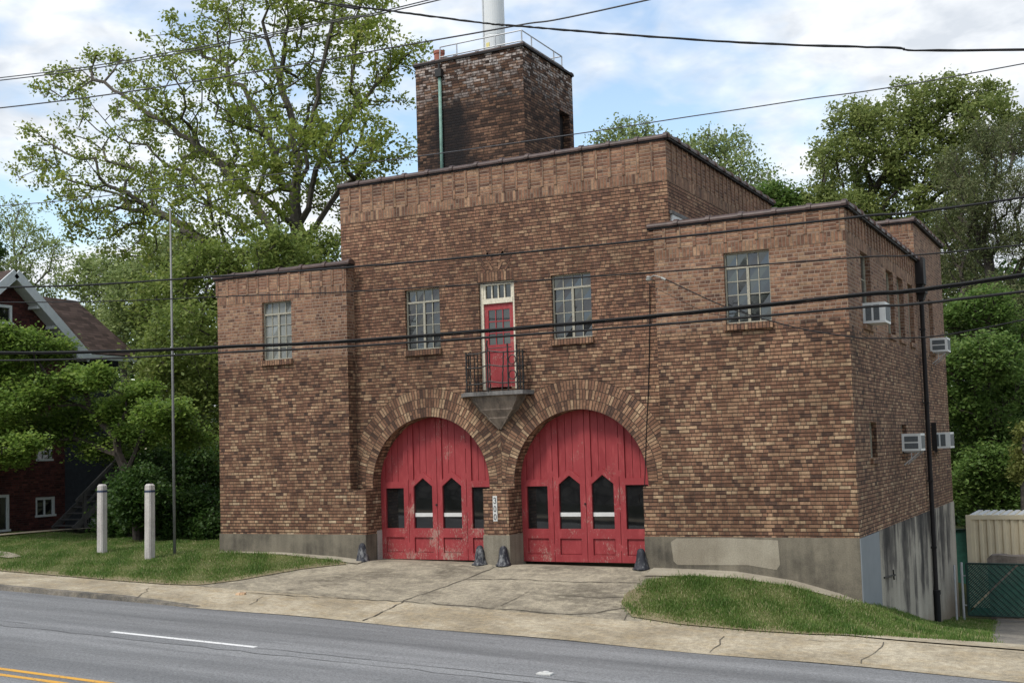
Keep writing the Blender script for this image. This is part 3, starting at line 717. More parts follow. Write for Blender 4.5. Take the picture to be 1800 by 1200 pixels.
window_front(*WL, .1, M['glass_blind']); window_front(*WR, .1, M['glass_grey']); window_front(*WA, .4, M['glass_grey']); window_front(*WB, .4, M['glass_grey'])
def window_side(y0, y1, z0, z1, x):
    f = MB(); fw = .03
    f.box(x-.02, x+.03, y0, y0+fw, z0, z1); f.box(x-.02, x+.03, y1-fw, y1, z0, z1); f.box(x-.02, x+.03, y0+fw, y1-fw, z1-fw, z1); f.box(x-.02, x+.03, y0+fw, y1-fw, z0, z0+fw)
    f.box(x-.01, x+.015, (y0+y1)/2-.012, (y0+y1)/2+.012, z0+fw, z1-fw); f.box(x-.01, x+.015, y0+fw, y1-fw, z0+(z1-z0)*.66-.012, z0+(z1-z0)*.66+.012)
    fo = f.build('window', M['palewin'], ST)
    g = MB(); g.face([(x, y0, z0), (x, y1, z0), (x, y1, z1), (x, y0, z1)]); g.build('pane', M['glass_grey'], fo)
    s = MB(); s.box(x+.03, XR+.05, y0-.03, y1+.03, z0-.11, z0-.005); s.build('sill', M['side'], fo)
for h in SIDE_UP+SIDE_LO+BACK_H: window_side(*h, XR-.13)
# pale window just above the right wing's roof in the side of the main block
f = MB(); f.box(XC2+.002, XC2+.04, .42, 1.45, 6.5, 7.03); fo = f.build('window', M['white'], ST)
f = MB(); f.box(XC2+.002, XC2+.06, .36, 1.5, 7.03, 7.1); f.build('lintel', M['slab'], fo)

# red garage door leaves: four per arch
def leaf(x0, x1, kind, y):
    w = x1-x0; st = .125; z_mid0, z_mid1 = .56, .7
    m = MB(); d = .045
    zt = 3.4; e = .006
    # stiles and rails
    xa, xb = x0+e, x1-e
    m.box(xa, xa+st, y-d, y+.03, .012, zt); m.box(xb-st, xb, y-d, y+.03, .012, zt)
    m.box(xa+st, xb-st, y-d, y+.03, .012, .16); m.box(xa+st, xb-st, y-d, y+.03, .5, .7)
    ia, ib = xa+st, xb-st; im = (ia+ib)/2
    if kind == 'rect': m.box(ia, ib, y-d, y+.03, 1.6, 1.74); ztop = 1.74
    else:
        A = [(ia, 1.63), (im, 1.82), (ib, 1.63), (ib, 1.77), (im, 1.96), (ia, 1.77)]
        m.face([(p[0], y-d, p[1]) for p in (A[0], A[1], A[4], A[5])]); m.face([(p[0], y-d, p[1]) for p in (A[1], A[2], A[3], A[4])])
        for a, b in ((A[0], A[1]), (A[1], A[2])): m.face([(a[0], y-d, a[1]), (a[0], y+.03, a[1]), (b[0], y+.03, b[1]), (b[0], y-d, b[1])])
        for a, b in ((A[5], A[4]), (A[4], A[3])): m.face([(a[0], y-d, a[1]), (a[0], y+.03, a[1]), (b[0], y+.03, b[1]), (b[0], y-d, b[1])])
        ztop = 1.74
    # recessed lower panel with a small raised field
    m.box(ia, ib, y-.004, y+.02, .16, .5)
    m.box(ia+.018, ib-.018, y-.014, y-.004, .18, .48, skip='k')
    # vertical planks above the light
    n = 3; pw = (ib-ia)/n
    for i in range(n):
        pa, pb = ia+i*pw+.004, ia+(i+1)*pw-.004; yf = y-.012+.004*((i*7) % 3)
        if kind == 'rect': m.box(pa, pb, yf, y+.02, ztop, zt)
        else:
            zc = lambda q: 1.71+.19*(1-abs(q-im)/(im-ia))
            P = [(pa, zc(pa))]+([(im, zc(im))] if pa < im < pb else [])+[(pb, zc(pb)), (pb, zt), (pa, zt)]
            m.prism(P, 'y', yf, y+.02)
    m.face([(xa, y+.022, .02), (xb, y+.022, .02), (xb, y+.022, .6), (xa, y+.022, .6)], mat=1); m.face([(xa, y+.022, ztop+.2), (xb, y+.022, ztop+.2), (xb, y+.022, zt), (xa, y+.022, zt)], mat=1)
    lo = m.build('door_leaf', [M['red'], M['groove']], ST)
    g = MB()
    if kind == 'rect': g.face([(ia, y+.008, .7), (ib, y+.008, .7), (ib, y+.008, 1.6), (ia, y+.008, 1.6)])
    else: g.face([(ia, y+.008, .7), (ib, y+.008, .7), (ib, y+.008, 1.64), (im, y+.008, 1.83), (ia, y+.008, 1.64)])
    g.build('pane', M['glass'], lo)
    if kind != 'rect':
        b = MB(); b.box(ia+.004, ib-.004, y-.002, y+.007, .955, 1.04); b.build('white_bar', M['white'], lo)
    return lo
for (a, b) in ((4.2, 7.2), (7.8, 10.83)):
    w = (b-a)/4; L = []
    for i in range(4): L.append(leaf(a+i*w, a+(i+1)*w, 'rect' if i in (0, 3) else 'peak', YD+.03))
    for i, x in ((0, a+w*.985), (1, a+w*1.015), (2, a+3*w*.998)):
        for z in (.25, 1.05, 1.78, 2.45):
            h = MB(); h.box(x-.012, x+.012, YD-.014, YD+.003, z, z+.13); h.build('hinge', M['red'], L[i])
    h = MB(); x = a+2*w; h.box(x-.07, x+.05, YD-.012, YD+.002, 1.2, 1.235); h.tube([(x-.02, YD-.03, 1.24), (x-.02, YD-.03, 1.2)], .02, 8); h.build('latch', M['iron'], L[1])
h = MB(); h.tube([(5.0+.1*math.cos(t)*.25, YD-.03, 1.38+.1*math.sin(t)) for t in lin(1.6, 4.7, 8)], .009, 6); h.build('handle', M['red'], L[0] if False else ST).name = 'door_pull'
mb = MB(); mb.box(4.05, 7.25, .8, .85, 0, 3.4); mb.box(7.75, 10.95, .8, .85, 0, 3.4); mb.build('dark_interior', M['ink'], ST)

# balcony door with transom
DX0, DX1, DY = 7.06, 7.93, .40
mb = MB(); fw = .075
mb.box(DX0, DX0+fw, DY-.03, DY+.06, BD[2], 6.02); mb.box(DX1-fw, DX1, DY-.03, DY+.06, BD[2], 6.02); mb.box(DX0+fw, DX1-fw, DY-.03, DY+.06, 5.95, 6.02); mb.box(DX0+fw, DX1-fw, DY-.04, DY+.06, 5.55, 5.66)
fr = mb.build('door_frame', M['cream'], ST)
mb = MB(); x0, x1 = DX0+fw, DX1-fw
mb.box(x0, x0+.05, DY-.015, DY+.04, 5.66, 5.95); mb.box(x1-.05, x1, DY-.015, DY+.04, 5.66, 5.95)
for i in range(1, 4): mb.box(x0+.05+(x1-x0-.1)*i/4-.012, x0+.05+(x1-x0-.1)*i/4+.012, DY-.012, DY+.03, 5.66, 5.95)
mb.build('transom_bars', M['cream'], fr)
mb = MB(); mb.face([(x0, DY+.025, 5.66), (x1, DY+.025, 5.66), (x1, DY+.025, 5.95), (x0, DY+.025, 5.95)]); mb.build('transom_pane', M['glass'], fr)
mb = MB(); z0, z1 = 3.74, 5.545; s = .1
mb.box(x0, x0+s, DY, DY+.04, z0, z1); mb.box(x1-s, x1, DY, DY+.04, z0, z1); mb.box(x0+s, x1-s, DY, DY+.04, z1-.13, z1); mb.box(x0+s, x1-s, DY, DY+.04, z0, z0+.18); mb.box(x0+s, x1-s, DY, DY+.04, 4.5, 4.66)
mb.box(x0+s, x1-s, DY+.012, DY+.03, z0+.18, 4.5)
ga, gb = x0+s, x1-s
for i in (1, 2): mb.box(ga+(gb-ga)*i/3-.011, ga+(gb-ga)*i/3+.011, DY+.006, DY+.03, 4.66, z1-.13)
for i in (1, 2): mb.box(ga, gb, DY+.007, DY+.029, 4.66+(z1-.13-4.66)*i/3-.011, 4.66+(z1-.13-4.66)*i/3+.011)
dr_ = mb.build('balcony_door', M['red'], ST)
mb = MB(); mb.face([(ga, DY+.02, 4.66), (gb, DY+.02, 4.66), (gb, DY+.02, z1-.13), (ga, DY+.02, z1-.13)]); mb.build('pane', M['glass_grey'], dr_)
# balcony slab, corbel and railing
PL = [(6.56, .3), (6.85, -.05), (8.24, -.05), (8.34, .3)]
mb = MB(); zs0, zs1 = 3.55, 3.635
mb.prism(PL, 'z', zs0, zs1); sl = mb.build('balcony_slab', M['slab'], ST, bevel=.008)
mb = MB(); tip = (7.5, .3, 2.84)
lv = [(0, .2), (.07, .24), (.16, .27), (.4, .44), (.42, .425), (.65, .66), (.67, .645), (.88, .85), (1, .97)]
rings = []
for t, k in lv:
    z = zs0-.002+(tip[2]-zs0)*t
    rings.append([((p[0]+.02*(1 if p[0] < 7.5 else -1))*(1-k)+tip[0]*k, (p[1])*(1-k)+.292*k if p[1] < .2 else .299, z) for p in PL])
for a, b in zip(rings[:-1], rings[1:]):
    for j in range(3): mb.face([b[j], b[j+1], a[j+1], a[j]])
for i in (1, 2): mb.tube([r[i] for r in rings], .018, 6)
mb.build('balcony_corbel', M['corbel'], ST)
RL = [at(820, 620, .2), at(822, 621, -.0), at(842, 620, -.03), at(858, 613, -.04), at(880, 617, -.03), at(909, 617, 0.0), at(920, 617, .08), at(923, 617, .28)]
mb = MB()
def pts_z(z): return [(p[0], p[1], z) for p in RL]
for z in (4.45, 4.15, 3.80): 
    q = pts_z(z); q[3] = (q[3][0], q[3][1], z+.05); mb.tube(q, .015, 6, cap=True)
for i, (px, y, top) in enumerate(((820, -.0, 4.5), (857, -.05, 4.72), (882, -.03, 4.46), (893, -.04, 4.62), (824, .06, 4.5), (909, -.02, 4.6), (914, .03, 4.5), (840, .2, 4.45), (861, .1, 4.5), (827, .02, 4.52), (834, .1, 4.48), (919, .05, 4.5), (920, .2, 4.45))):
    p = at(px, 650, y); lean = .05 if i == 2 else 0
    zs = lin(zs1, top, 14); mb.tube([(p[0]+lean*(z-zs1)/.8+.006*math.sin(z*40+i), y+.004*math.cos(z*40), z) for z in zs], .02 if i in (0, 1, 3, 5) else .015, 6)
p = at(893, 650, -.04)
for z in (4.28, 3.96): mb.tube([(p[0]+.1+.085*math.cos(t), -.03, z+.095*math.sin(t)) for t in lin(0, 2*math.pi, 20)], .011, 6)
a, b = at(858, 613, -.04), at(899, 609, -.04); mb.tube([a, b], .01, 6)
mb.build('balcony_railing', M['iron'], ST)
# tower
TX0, TX1, TY0, TY1, TZ = 3.30, 6.457, 4.0, 6.97, 12.5
mb = MB(); wall_y(mb, TX0, TX1, 8.3, TZ, TY0); wall_x(mb, TY0, TY1, 8.3, TZ, TX1, [(6.08, 6.72, 9.6, 11.35)], .25)
mb.face([(TX0, TY1, 8.3), (TX0, TY0, 8.3), (TX0, TY0, TZ), (TX0, TY1, TZ)]); mb.face([(TX1, TY1, 8.3), (TX0, TY1, 8.3), (TX0, TY1, TZ), (TX1, TY1, TZ)])
tw = mb.build('tower_wall', M['tower'], ST)
mb = MB(); mb.face([(TX1-.2, 6.0, 9.5), (TX1-.2, 6.8, 9.5), (TX1-.2, 6.8, 11.4), (TX1-.2, 6.0, 11.4)]); mb.box(TX1-.2, TX1-.15, 6.36, 6.42, 9.6, 11.35); mb.build('tower_louvre', M['spout'], tw)
mb = MB(); mb.face([(TX0, TY0, TZ-.1), (TX1, TY0, TZ-.1), (TX1, TY1, TZ-.1), (TX0, TY1, TZ-.1)]); mb.build('tower_roof', M['gravelroof'], tw)
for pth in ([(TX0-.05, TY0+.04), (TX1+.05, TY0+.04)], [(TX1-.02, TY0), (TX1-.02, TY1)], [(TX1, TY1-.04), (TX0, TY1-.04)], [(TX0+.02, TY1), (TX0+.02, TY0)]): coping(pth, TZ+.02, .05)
mb = MB(); mb.tube([(4.06, 3.95, 8.5), (4.06, 3.95, 12.06)], .042, 10); pp = mb.build('drain_pipe', M['copper'], ST, smooth=True)
mb = MB(); mb.box(3.97, 4.15, 3.86, 3.995, 12.06, 12.26); mb.tube([(4.06, 3.94, 12.24), (4.06, 3.94, 12.42)], .03, 8); mb.build('drain_head', M['iron'], pp)
mb = MB(); mb.lathe((3.83, 4.35, TZ-.1), [(.135, 0), (.135, .42), (.15, .42), (.15, .5), (.11, .5), (.11, .3)], 20); mb.build('chimney_pot', M['clay'], ST, smooth=False)
# tower railing: posts, top and lower rail
mb = MB(); zr0, zr1 = TZ+.13, TZ+.4
y0, y1 = TY0+.08, 6.45; xa, xb = 4.02, TX1-.05
for z in (zr0, zr1):
    mb.tube([(xa, y0, z), (xb, y0, z), (xb, y1, z)], .017, 6)
for p in ((xa+.5, y0), (xb-.75, y0), (xb, y0), (xb, y0+.55), (xb, y1-.5), (xb, y1)): mb.tube([(p[0], p[1], TZ-.05), (p[0], p[1], zr1)], .018, 6)
mb.tube([(xa, y0, zr0), (xa, y0+.6, TZ+.3)], .015, 6); mb.tube([(xb, y1, zr1), (xb-.5, y1, zr1)], .015, 6); mb.tube([(xa, y0, zr1), (xa-.02, y0, TZ)], .017, 6)
mb.build('tower_railing', M['galv'], ST)
# downspout with conductor head
mb = MB(); ysp = 8.2; mb.tube([(15.09, ysp, 5.75), (15.09, ysp, -1.45)], .055, 10)
for z in (5.0, 3.2, 1.3, -.3): mb.box(15.02, 15.15, ysp-.06, ysp+.06, z, z+.05)
dp = mb.build('downspout', M['spout'], ST)
mb = MB(); mb.box(15.0, 15.2, ysp-.22, ysp+.2, 6.12, 6.78); mb.prism([(15.0, 6.12), (15.17, 6.12), (15.13, 6.0), (15.0, 6.0)], 'y', ysp-.16, ysp+.16)
mb.box(15.0, 15.22, ysp-.2, ysp+.2, 5.9, 6.0); mb.prism([(15.03, 5.9), (15.2, 5.9), (15.15, 5.74), (15.03, 5.74)], 'y', ysp-.12, ysp+.12); mb.build('conductor_head', M['spout'], dp)
mb = MB(); mb.tube([(15.1, ysp, -1.4), (15.1, ysp, -2.3)], .075, 12); mb.tube([(15.1, ysp, -1.4), (15.1, ysp, -1.3)], .09, 12); mb.build('ground_pipe', M['rubber'], dp)
# wooden shutter board by the rear lower window, steel wall anchor
mb = MB(); mb.box(15.0, 15.12, 9.35, 9.4, 2.0, 2.75); mb.build('window_board', M['spout'], ST)
mb = MB(); mb.bar((15.03, 2.0, -.33), (15.03, 3.2, -.4), .03, .03); mb.bar((15.03, 3.0, -.28), (15.03, 3.05, -.48), .03, .03); mb.build('wall_anchor', M['iron'], ST)

# house number plate
mb = MB(); mb.box(7.435, 7.535, -.012, -.001, .9, 1.43); sg = mb.build('number_sign', M['sign']); recenter(sg)
tag(sg, 'narrow vertical number plate reading 300 on the brick pier between the doors', 'sign')
def stroke(mb, pts, w=.014):
    for a, b in zip(pts[:-1], pts[1:]):
        mb.bar((a[0], -.0155, a[1]), (b[0], -.0155, b[1]), w, .005, up=(0, 1, 0))
cx = 7.485
for cz in (1.16, .99):
    mb = MB(); stroke(mb, [(cx+.026*math.cos(t), cz+.058*math.sin(t)) for t in lin(0, 2*math.pi, 17)]); mb.build('digit', M['ink'], sg)
mb = MB()
cz = 1.335
stroke(mb, [(cx+.025*math.cos(t), cz+.028+.028*math.sin(t)) for t in lin(3.0, -1.57, 10)]); stroke(mb, [(cx+.027*math.cos(t), cz-.031+.031*math.sin(t)) for t in lin(1.57, -3.0, 10)])
mb.build('digit', M['ink'], sg)

# window air conditioners on the side
def aircon(y0, y1, z0, z1, dep, label, vents, bracket, vert):
    t = tag(empty('air_conditioner', (15.0, (y0+y1)/2, z0)), label, 'air conditioner', 'window air conditioners on the side wall')
    m = MB(); m.box(14.92, 15+dep, y0, y1, z0, z1); m.build('cabinet', M['ac'], t, bevel=.012)
    g = MB(); n = vents
    for i in range(n):
        if vert:
            a, b = 15.03+(dep-.1)*i/n, 15.03+(dep-.1)*(i+1)/n-.04; g.box(a, b, y0-.006, y0+.01, z0+.05, z1-.05)
        else:
            a, b = z0+.05+(z1-z0-.08)*i/n, z0+.05+(z1-z0-.08)*(i+1)/n-.03; g.box(15.05, 15+dep-.06, y0-.006, y0+.01, a, b)
    g.box(15+dep-.01, 15+dep+.006, y0+.05, y1-.05, z0+.05, z1-.05); g.build('grille', M['grille'], t)
    if bracket:
        for yy in (y0+.06, y1-.06): b = MB(); b.bar((15.02, yy, z0-.3), (15+dep-.04, yy, z0-.02), .02); b.bar((15.02, yy, z0-.02), (15+dep-.04, yy, z0-.02), .02); b.bar((15.18, yy, z0-.2), (15.18, yy, z0-.02), .016); b.build('bracket', M['galv'], t)
aircon(1.42, 1.98, 4.63, 5.03, .4, 'white window air conditioner in the upper window nearest the front corner', 2, False, True)
aircon(9.92, 10.5, 4.57, 4.93, .42, 'white air conditioner on a bracket behind the downspout, upper floor', 2, True, False)
aircon(4.98, 5.55, 2.1, 2.48, .4, 'white air conditioner on a bracket left of the downspout, lower floor', 2, True, False)
aircon(9.5, 10.25, 2.1, 2.5, .42, 'pale air conditioner beside a dark board right of the downspout, lower floor', 2, False, True)

# corner guards at the door jambs
GL = ['scuffed dark cone shaped guard at the left edge of the left red door', 'dark cone shaped guard left of the concrete pier base', 'dark cone shaped guard right of the concrete pier base', 'worn grey cone shaped guard at the right edge of the right red door']
for i, (x, y) in enumerate(((4.1, .08), (7.11, .06), (7.69, .02), (10.76, .04))):
    m = MB(); prof = [(.17, 0), (.168, .025), (.14, .05), (.125, .11), (.106, .19), (.092, .27), (.08, .33), (.07, .37), (.045, .405), (.015, .415)]
    m.lathe((x, y-.1, zg(x, y)-.01), prof, 18, .12)
    o = m.build('corner_guard', M['guard'], smooth=True); recenter(o); tag(o, GL[i], 'corner guard', 'guards at the door jambs')

# insulator and service wire on the front wall
m = MB(); p = at(1140, 490, -.08); m.tube([(p[0], .28, p[2]), p], .02, 8); m.lathe(p-np.array([0, 0, .045]), [(.03, 0), (.055, .02), (.055, .05), (.035, .06), (.05, .07), (.03, .1)], 12)
q = at(1166, 488, -.1); m.tube([p, (p[0]+.12, -.12, p[2]+.05), q], .012, 6); m.tube([(q[0]-.04, q[1], q[2]), (q[0]+.06, q[1]-.02, q[2]-.05)], .025, 8)
o = m.build('wire_insulator', plain('grimy porcelain', (.28, .28, .26), .5, .4, var=.3, sc=30.)); recenter(o); tag(o, 'small pale wire insulator fixed where the main block meets the right wing', 'insulator')
m = MB(); pts = [at(1142, 500, .27), at(1142, 560, .28), at(1141, 640, .285), at(1139, 700, .285), at(1136, 760, .285), at(1134, 830, .28), at(1133, 856, .25)]
m.tube(pts, .009, 6); m.tube([at(1133, 856, .25), at(1129, 862, .2), at(1123, 868, .3), at(1124, 880, .4), at(1130, 890, .45)], .007, 6)
o = m.build('wall_cable', M['rubber']); recenter(o); tag(o, 'thin black cable hanging down the wall to the right red door', 'cable')

# antenna on the tower
AN = tag(empty('antenna', (5.35, 5.5, TZ-.1)), 'tall white cylindrical antenna standing on the brick tower', 'antenna')
m = MB(); c = at(868, 60, 5.5); m.lathe((c[0], 5.5, 12.85), [(.3, 0), (.3, .55), (.296, .56), (.296, .58), (.3, .59), (.3, 5.)], 32); m.build('shroud', M['antenna'], AN, smooth=False)
m = MB(); m.lathe((c[0], 5.5, 12.35), [(.2, 0), (.2, .3), (.27, .36), (.28, .5)], 24, .03); m.build('base', M['rubber'], AN)
m = MB(); m.obox((c[0]-.164, 5.5-.256, 15.2), (.016, -.01, 0), (.003, .005, 0), (0, 0, 2.2)); m.build('seam_strip', M['galv'], AN)
m = MB(); m.obox((c[0]-.03, 5.5-.302, 13.14), (.05, -.005, 0), (0, .003, 0), (0, 0, .06)); st_ = m.build('warning_label', plain('pale yellow label', (.7, .62, .25), .6, .3, var=.05), AN)

# ------------------------------------------------------------------ posts and flagpole
def wood_post(x, y, h, label):
    t = tag(empty('wooden_post', (x, y, zg(x, y))), label, 'post', 'pale posts on the lawn')
    z0 = zg(x, y); w = .1; c = .03
    oct_ = [(w-c, -w), (w, -w+c), (w, w-c), (w-c, w), (-w+c, w), (-w, w-c), (-w, -w+c), (-w+c, -w)]
    m = MB()
    def ring(z, k): return [(x+p[0]*k+(z-z0)*.012, y+p[1]*k, z) for p in oct_]
    RR = [ring(z0-.1, 1.), ring(z0+h-.12, .96), ring(z0+h-.04, .93), ring(z0+h, .6)]
    for a, b in zip(RR[:-1], RR[1:]):
        for i in range(8): m.face([a[i], a[(i+1) % 8], b[(i+1) % 8], b[i]])
    m.face(RR[-1]); m.build('shaft', M['post'], t)
    m = MB(); A, B = ring(z0+h-.2, .985), ring(z0+h-.15, .985)
    for i in range(8): m.face([A[i], A[(i+1) % 8], B[(i+1) % 8], B[i]])
    m.build('painted_band', M['band'], t)
wood_post(-3.28, -.58, 1.72, 'pale square wooden post on the lawn, farther from the flagpole'); wood_post(-1.27, -1.02, 1.78, 'pale square wooden post on the lawn, beside the flagpole')
m = MB(); x, y = -1.06, -.42; z0 = zg(x, y); m.tube([(x, y, z0-.1), (x, y, z0+4.), (x-.02, y, 8.5)], [.036, .031, .02], 12)
o = m.build('flagpole', plain('weathered aluminium', (.2, .2, .195), .6, .3, metal=.2, var=.2), smooth=True); recenter(o); tag(o, 'slender bare grey flagpole on the left lawn', 'flagpole')

# ------------------------------------------------------------------ overhead cables
def catmull(P, n=10):
    P = [np.array(p) for p in P]; P = [2*P[0]-P[1]]+P+[2*P[-1]-P[-2]]; out = []
    for i in range(1, len(P)-2):
        for t in np.arange(n)/n:
            a, b, c, d = P[i-1:i+3]; out.append(.5*((2*b)+(-a+c)*t+(2*a-5*b+4*c-d)*t*t+(-a+3*b-3*c+d)*t**3))
    out.append(P[-2]); return out
def cable(name, px, Y, r, label, mat='rubber', wob=0, ext=True, strands=1):
    P = [at(a, b, Y if not callable(Y) else Y(a)) for a, b in px]
    if ext:
        d0 = P[0]-P[1]; d1 = P[-1]-P[-2]; P = [P[0]+d0/np.linalg.norm(d0)*14+np.array([0, 0, .5])]+P+[P[-1]+d1/np.linalg.norm(d1)*12+np.array([0, 0, .4])]
    Q = catmull(P, 14)
    m = MB(); rs = [r*(1+wob*random.uniform(-.3, .3)) for _ in Q]
    if wob: Q = [q+np.array([0, 0, random.uniform(-1, 1)*r*.25*wob]) for q in Q]
    m.tube(Q, rs, 8, True)
    if strands > 1:      # lashing: thinner cables bundled under and beside the messenger
        m.tube([q+np.array([0, .02, -r*1.5]) for q in Q], [r*.7]*len(Q), 6, True)
    o = m.build(name, M[mat], smooth=True); recenter(o); tag(o, label, 'cable', 'overhead cables along the street'); return o
cable('overhead_cable', [(0, 137), (300, 92), (600, 33), (755, 0)], -5.2, .011, 'upper of the two close parallel power lines crossing the oak crown', 'wire')
cable('overhead_cable', [(0, 141.5), (300, 96.5), (600, 36), (773, 0)], -5.0, .012, 'lower of the two close parallel power lines crossing the oak crown', 'wire')
cable('overhead_cable', [(0, 190), (444, 127), (700, 82), (910, 45), (1140, 0)], -5., .014, 'power line rising to the right past the tower railing', 'wire')
cable('overhead_cable', [(530, -2), (600, 8), (720, 24), (850, 41), (910, 46), (1040, 57), (1300, 75), (1560, 84), (1800, 88)], -6., .016, 'black twisted cable passing in front of the white antenna near the top', 'rubber', .8)
cable('overhead_cable', [(0, 362), (300, 329), (733, 275), (1010, 236), (1200, 207), (1400, 177), (1800, 112)], -4.6, .009, 'thin wire crossing the lower part of the brick tower', 'wire')
cable('overhead_cable', [(0, 505), (379, 486), (700, 463), (1100, 426), (1500, 382), (1800, 347)], -4.6, .018, 'black cable passing just under the right wing coping', 'rubber', .5)
cable('overhead_cable', [(0, 531), (450, 519), (700, 508), (1100, 482), (1500, 453), (1800, 430)], -4.6, .011, 'thin cable crossing the tops of the upper windows', 'rubber', .4)
cable('overhead_cable', [(0, 619), (450, 606), (700, 592), (1100, 559), (1500, 518), (1800, 482)], -4.4, .02, 'thickest black bundled cable, crossing the red balcony door', 'rubber', .5, True, 2)
cable('overhead_cable', [(0, 633), (450, 617), (700, 603.5), (1100, 575), (1500, 541), (1800, 512)], -4.5, .019, 'lowest long black cable, just under the thickest bundled one', 'rubber', .5)
cable('service_cable', [(1168, 490), (1270, 537), (1355, 564), (1420, 580), (1490, 591), (1530, 594.5), (1633, 592), (1720, 578), (1800, 562)], lambda a: -.12-(a-1168)/632*3.2, .011, 'slack service wire sagging from the wall insulator across the right wing', 'rubber', 0, False)
cable('service_cable', [(1140, 500), (1180, 520), (1240, 548), (1290, 558)], lambda a: -.1-(a-1140)/150*.4, .005, 'very thin wire drooping beside the insulator on the right wing', 'rubber', 0, False)

# ------------------------------------------------------------------ neighbouring house
HS = tag(empty('house', (-13, 4.2, .15)), 'dark red brick house with white gable trim and brown shingle roof behind the left trees', 'house')
HX = -12.45; pk = (4.18, 8.62); sl = .86
def gz(y): return pk[1]-.28-abs(y-pk[0])*sl
ww = [(3.25, 4.35, 6.95, 7.5), (2.9, 4.05, 2.6, 3.85), (5.35, 6.0, 2.55, 3.6), (2.6, 4.3, .35, 1.45), (5.3, 6.1, .72, 1.3)]
m = MB(); wall_x(m, 1.8, 6.5, 0, gz(6.5), HX, ww[1:], .14)
# gable triangle above, with its window cut
zt = gz(6.5)
m.face([(HX, 1.86, zt), (HX, 6.5, zt), (HX, pk[0]+(pk[1]-.28-6.6)/sl, 6.6), (HX, pk[0]-(pk[1]-.28-6.6)/sl, 6.6)])
m.face([(HX, pk[0]-(pk[1]-.28-6.6)/sl, 6.6), (HX, pk[0]+(pk[1]-.28-6.6)/sl, 6.6), (HX, pk[0], pk[1]-.28)])
m.face([(HX, 6.5, 0), (-22, 6.5, 0), (-22, 6.5, zt), (HX, 6.5, zt)]); m.face([(-22, 1.8, 0), (HX, 1.8, 0), (HX, 1.8, zt), (-22, 1.8, zt)])
m.build('wall', M['house'], HS)
# main roof, ridge along X with the gable end towards the station
def roof_uv(mb, P, d_along, d_up):
    P = [np.array(p, float) for p in P]; o = P[0]
    mb.face(P, [((p-o) @ d_along, (p-o) @ d_up) for p in P])
m = MB(); x0, x1 = -23, -12.0
up1 = np.array([0, -1, -sl]); up1 = -up1/np.linalg.norm(up1)
yl, yr = pk[0]-2.95, pk[0]+2.95; ze = pk[1]-2.95*sl
roof_uv(m, [(x0, yl, ze), (x1, yl, ze), (x1, pk[0], pk[1]), (x0, pk[0], pk[1])], np.array([1, 0, 0]), np.array([0, 1, sl])/math.hypot(1, sl))
roof_uv(m, [(x1, yr, ze), (x0, yr, ze), (x0, pk[0], pk[1]), (x1, pk[0], pk[1])], np.array([-1, 0, 0]), np.array([0, -1, sl])/math.hypot(1, sl))
roof_uv(m, [(x1-.02, yr, ze-.12), (x1-.02, pk[0], pk[1]-.12), (x0, pk[0], pk[1]-.12), (x0, yr, ze-.12)], np.array([-1, 0, 0]), np.array([0, -1, sl])/math.hypot(1, sl))
m.build('roof', M['shingle'], HS)
# rear wing roof: slope facing the station with a hipped end
e0 = -11.95; m = MB()
rz, ez = 8.22, 6.1
roof_uv(m, [(e0, 6.2, ez), (e0, 9.45, ez), (e0-2.2, 8.6, rz), (e0-2.2, 4.6, rz)], np.array([0, 1, 0]), np.array([-2.2, 0, rz-ez])/math.hypot(2.2, rz-ez))
roof_uv(m, [(e0, 9.45, ez), (e0-4.4, 9.45, ez), (e0-2.2, 8.6, rz)], np.array([-1, 0, 0]), np.array([0, -.85, rz-ez])/math.hypot(.85, rz-ez))
m.build('roof', M['shingle'], HS)
m = MB()
m.bar((-11.98, pk[0], pk[1]-.13), (-11.98, yr+.06, ze-.13-.05), .06, .3, up=(0, 0, 1)); m.bar((-11.98, pk[0], pk[1]-.13), (-11.98, yl-.06, ze-.13-.05), .06, .3)
m.build('bargeboard', M['trim'], HS)
m = MB()
for s in (1, -1):
    m.face([(-12.0, pk[0], pk[1]-.3), (-12.0, pk[0]+s*2.9, pk[1]-.3-2.9*sl), (HX, pk[0]+s*2.9, pk[1]-.3-2.9*sl), (HX, pk[0], pk[1]-.3)])
    for k in (.9, 1.6, 2.3): m.bar((-12.02, pk[0]+s*k, pk[1]-.36-k*sl), (HX, pk[0]+s*k, pk[1]-.36-k*sl), .1, .1)
m.build('soffit', M['trim'], HS)
m = MB(); m.box(-11.98, -11.9, 6.6, 9.5, ez-.2, ez-.04); m.build('eaves_board', M['trim'], HS)
m = MB(); m.box(-16, -12.6, 6.5, 9.2, 0, 4.9)
for y in (6.7, 7.8, 8.9): m.box(-12.7, -12.55, y, y+.12, 4.9, 6.1)
m.box(-16, -12.9, 6.5, 9.2, 4.9, 6.0)
m.build('porch', M['darkwood'], HS)
for (a, b, c, d) in ww:
    f = MB(); X = HX+.02 if c > 6 else HX-.08; t = .09
    f.box(X-.03, X+.05, a, a+t, c, d); f.box(X-.03, X+.05, b-t, b, c, d); f.box(X-.03, X+.05, a+t, b-t, d-t, d); f.box(X-.03, X+.09, a-.03, b+.03, c-.07, c); f.box(X-.01, X+.03, (a+b)/2-.03, (a+b)/2+.03, c, d-t)
    fo = f.build('window', M['trim'], HS); g = MB(); g.face([(X, a, c), (X, b, c), (X, b, d), (X, a, d)]); g.build('pane', M['glass'], fo)
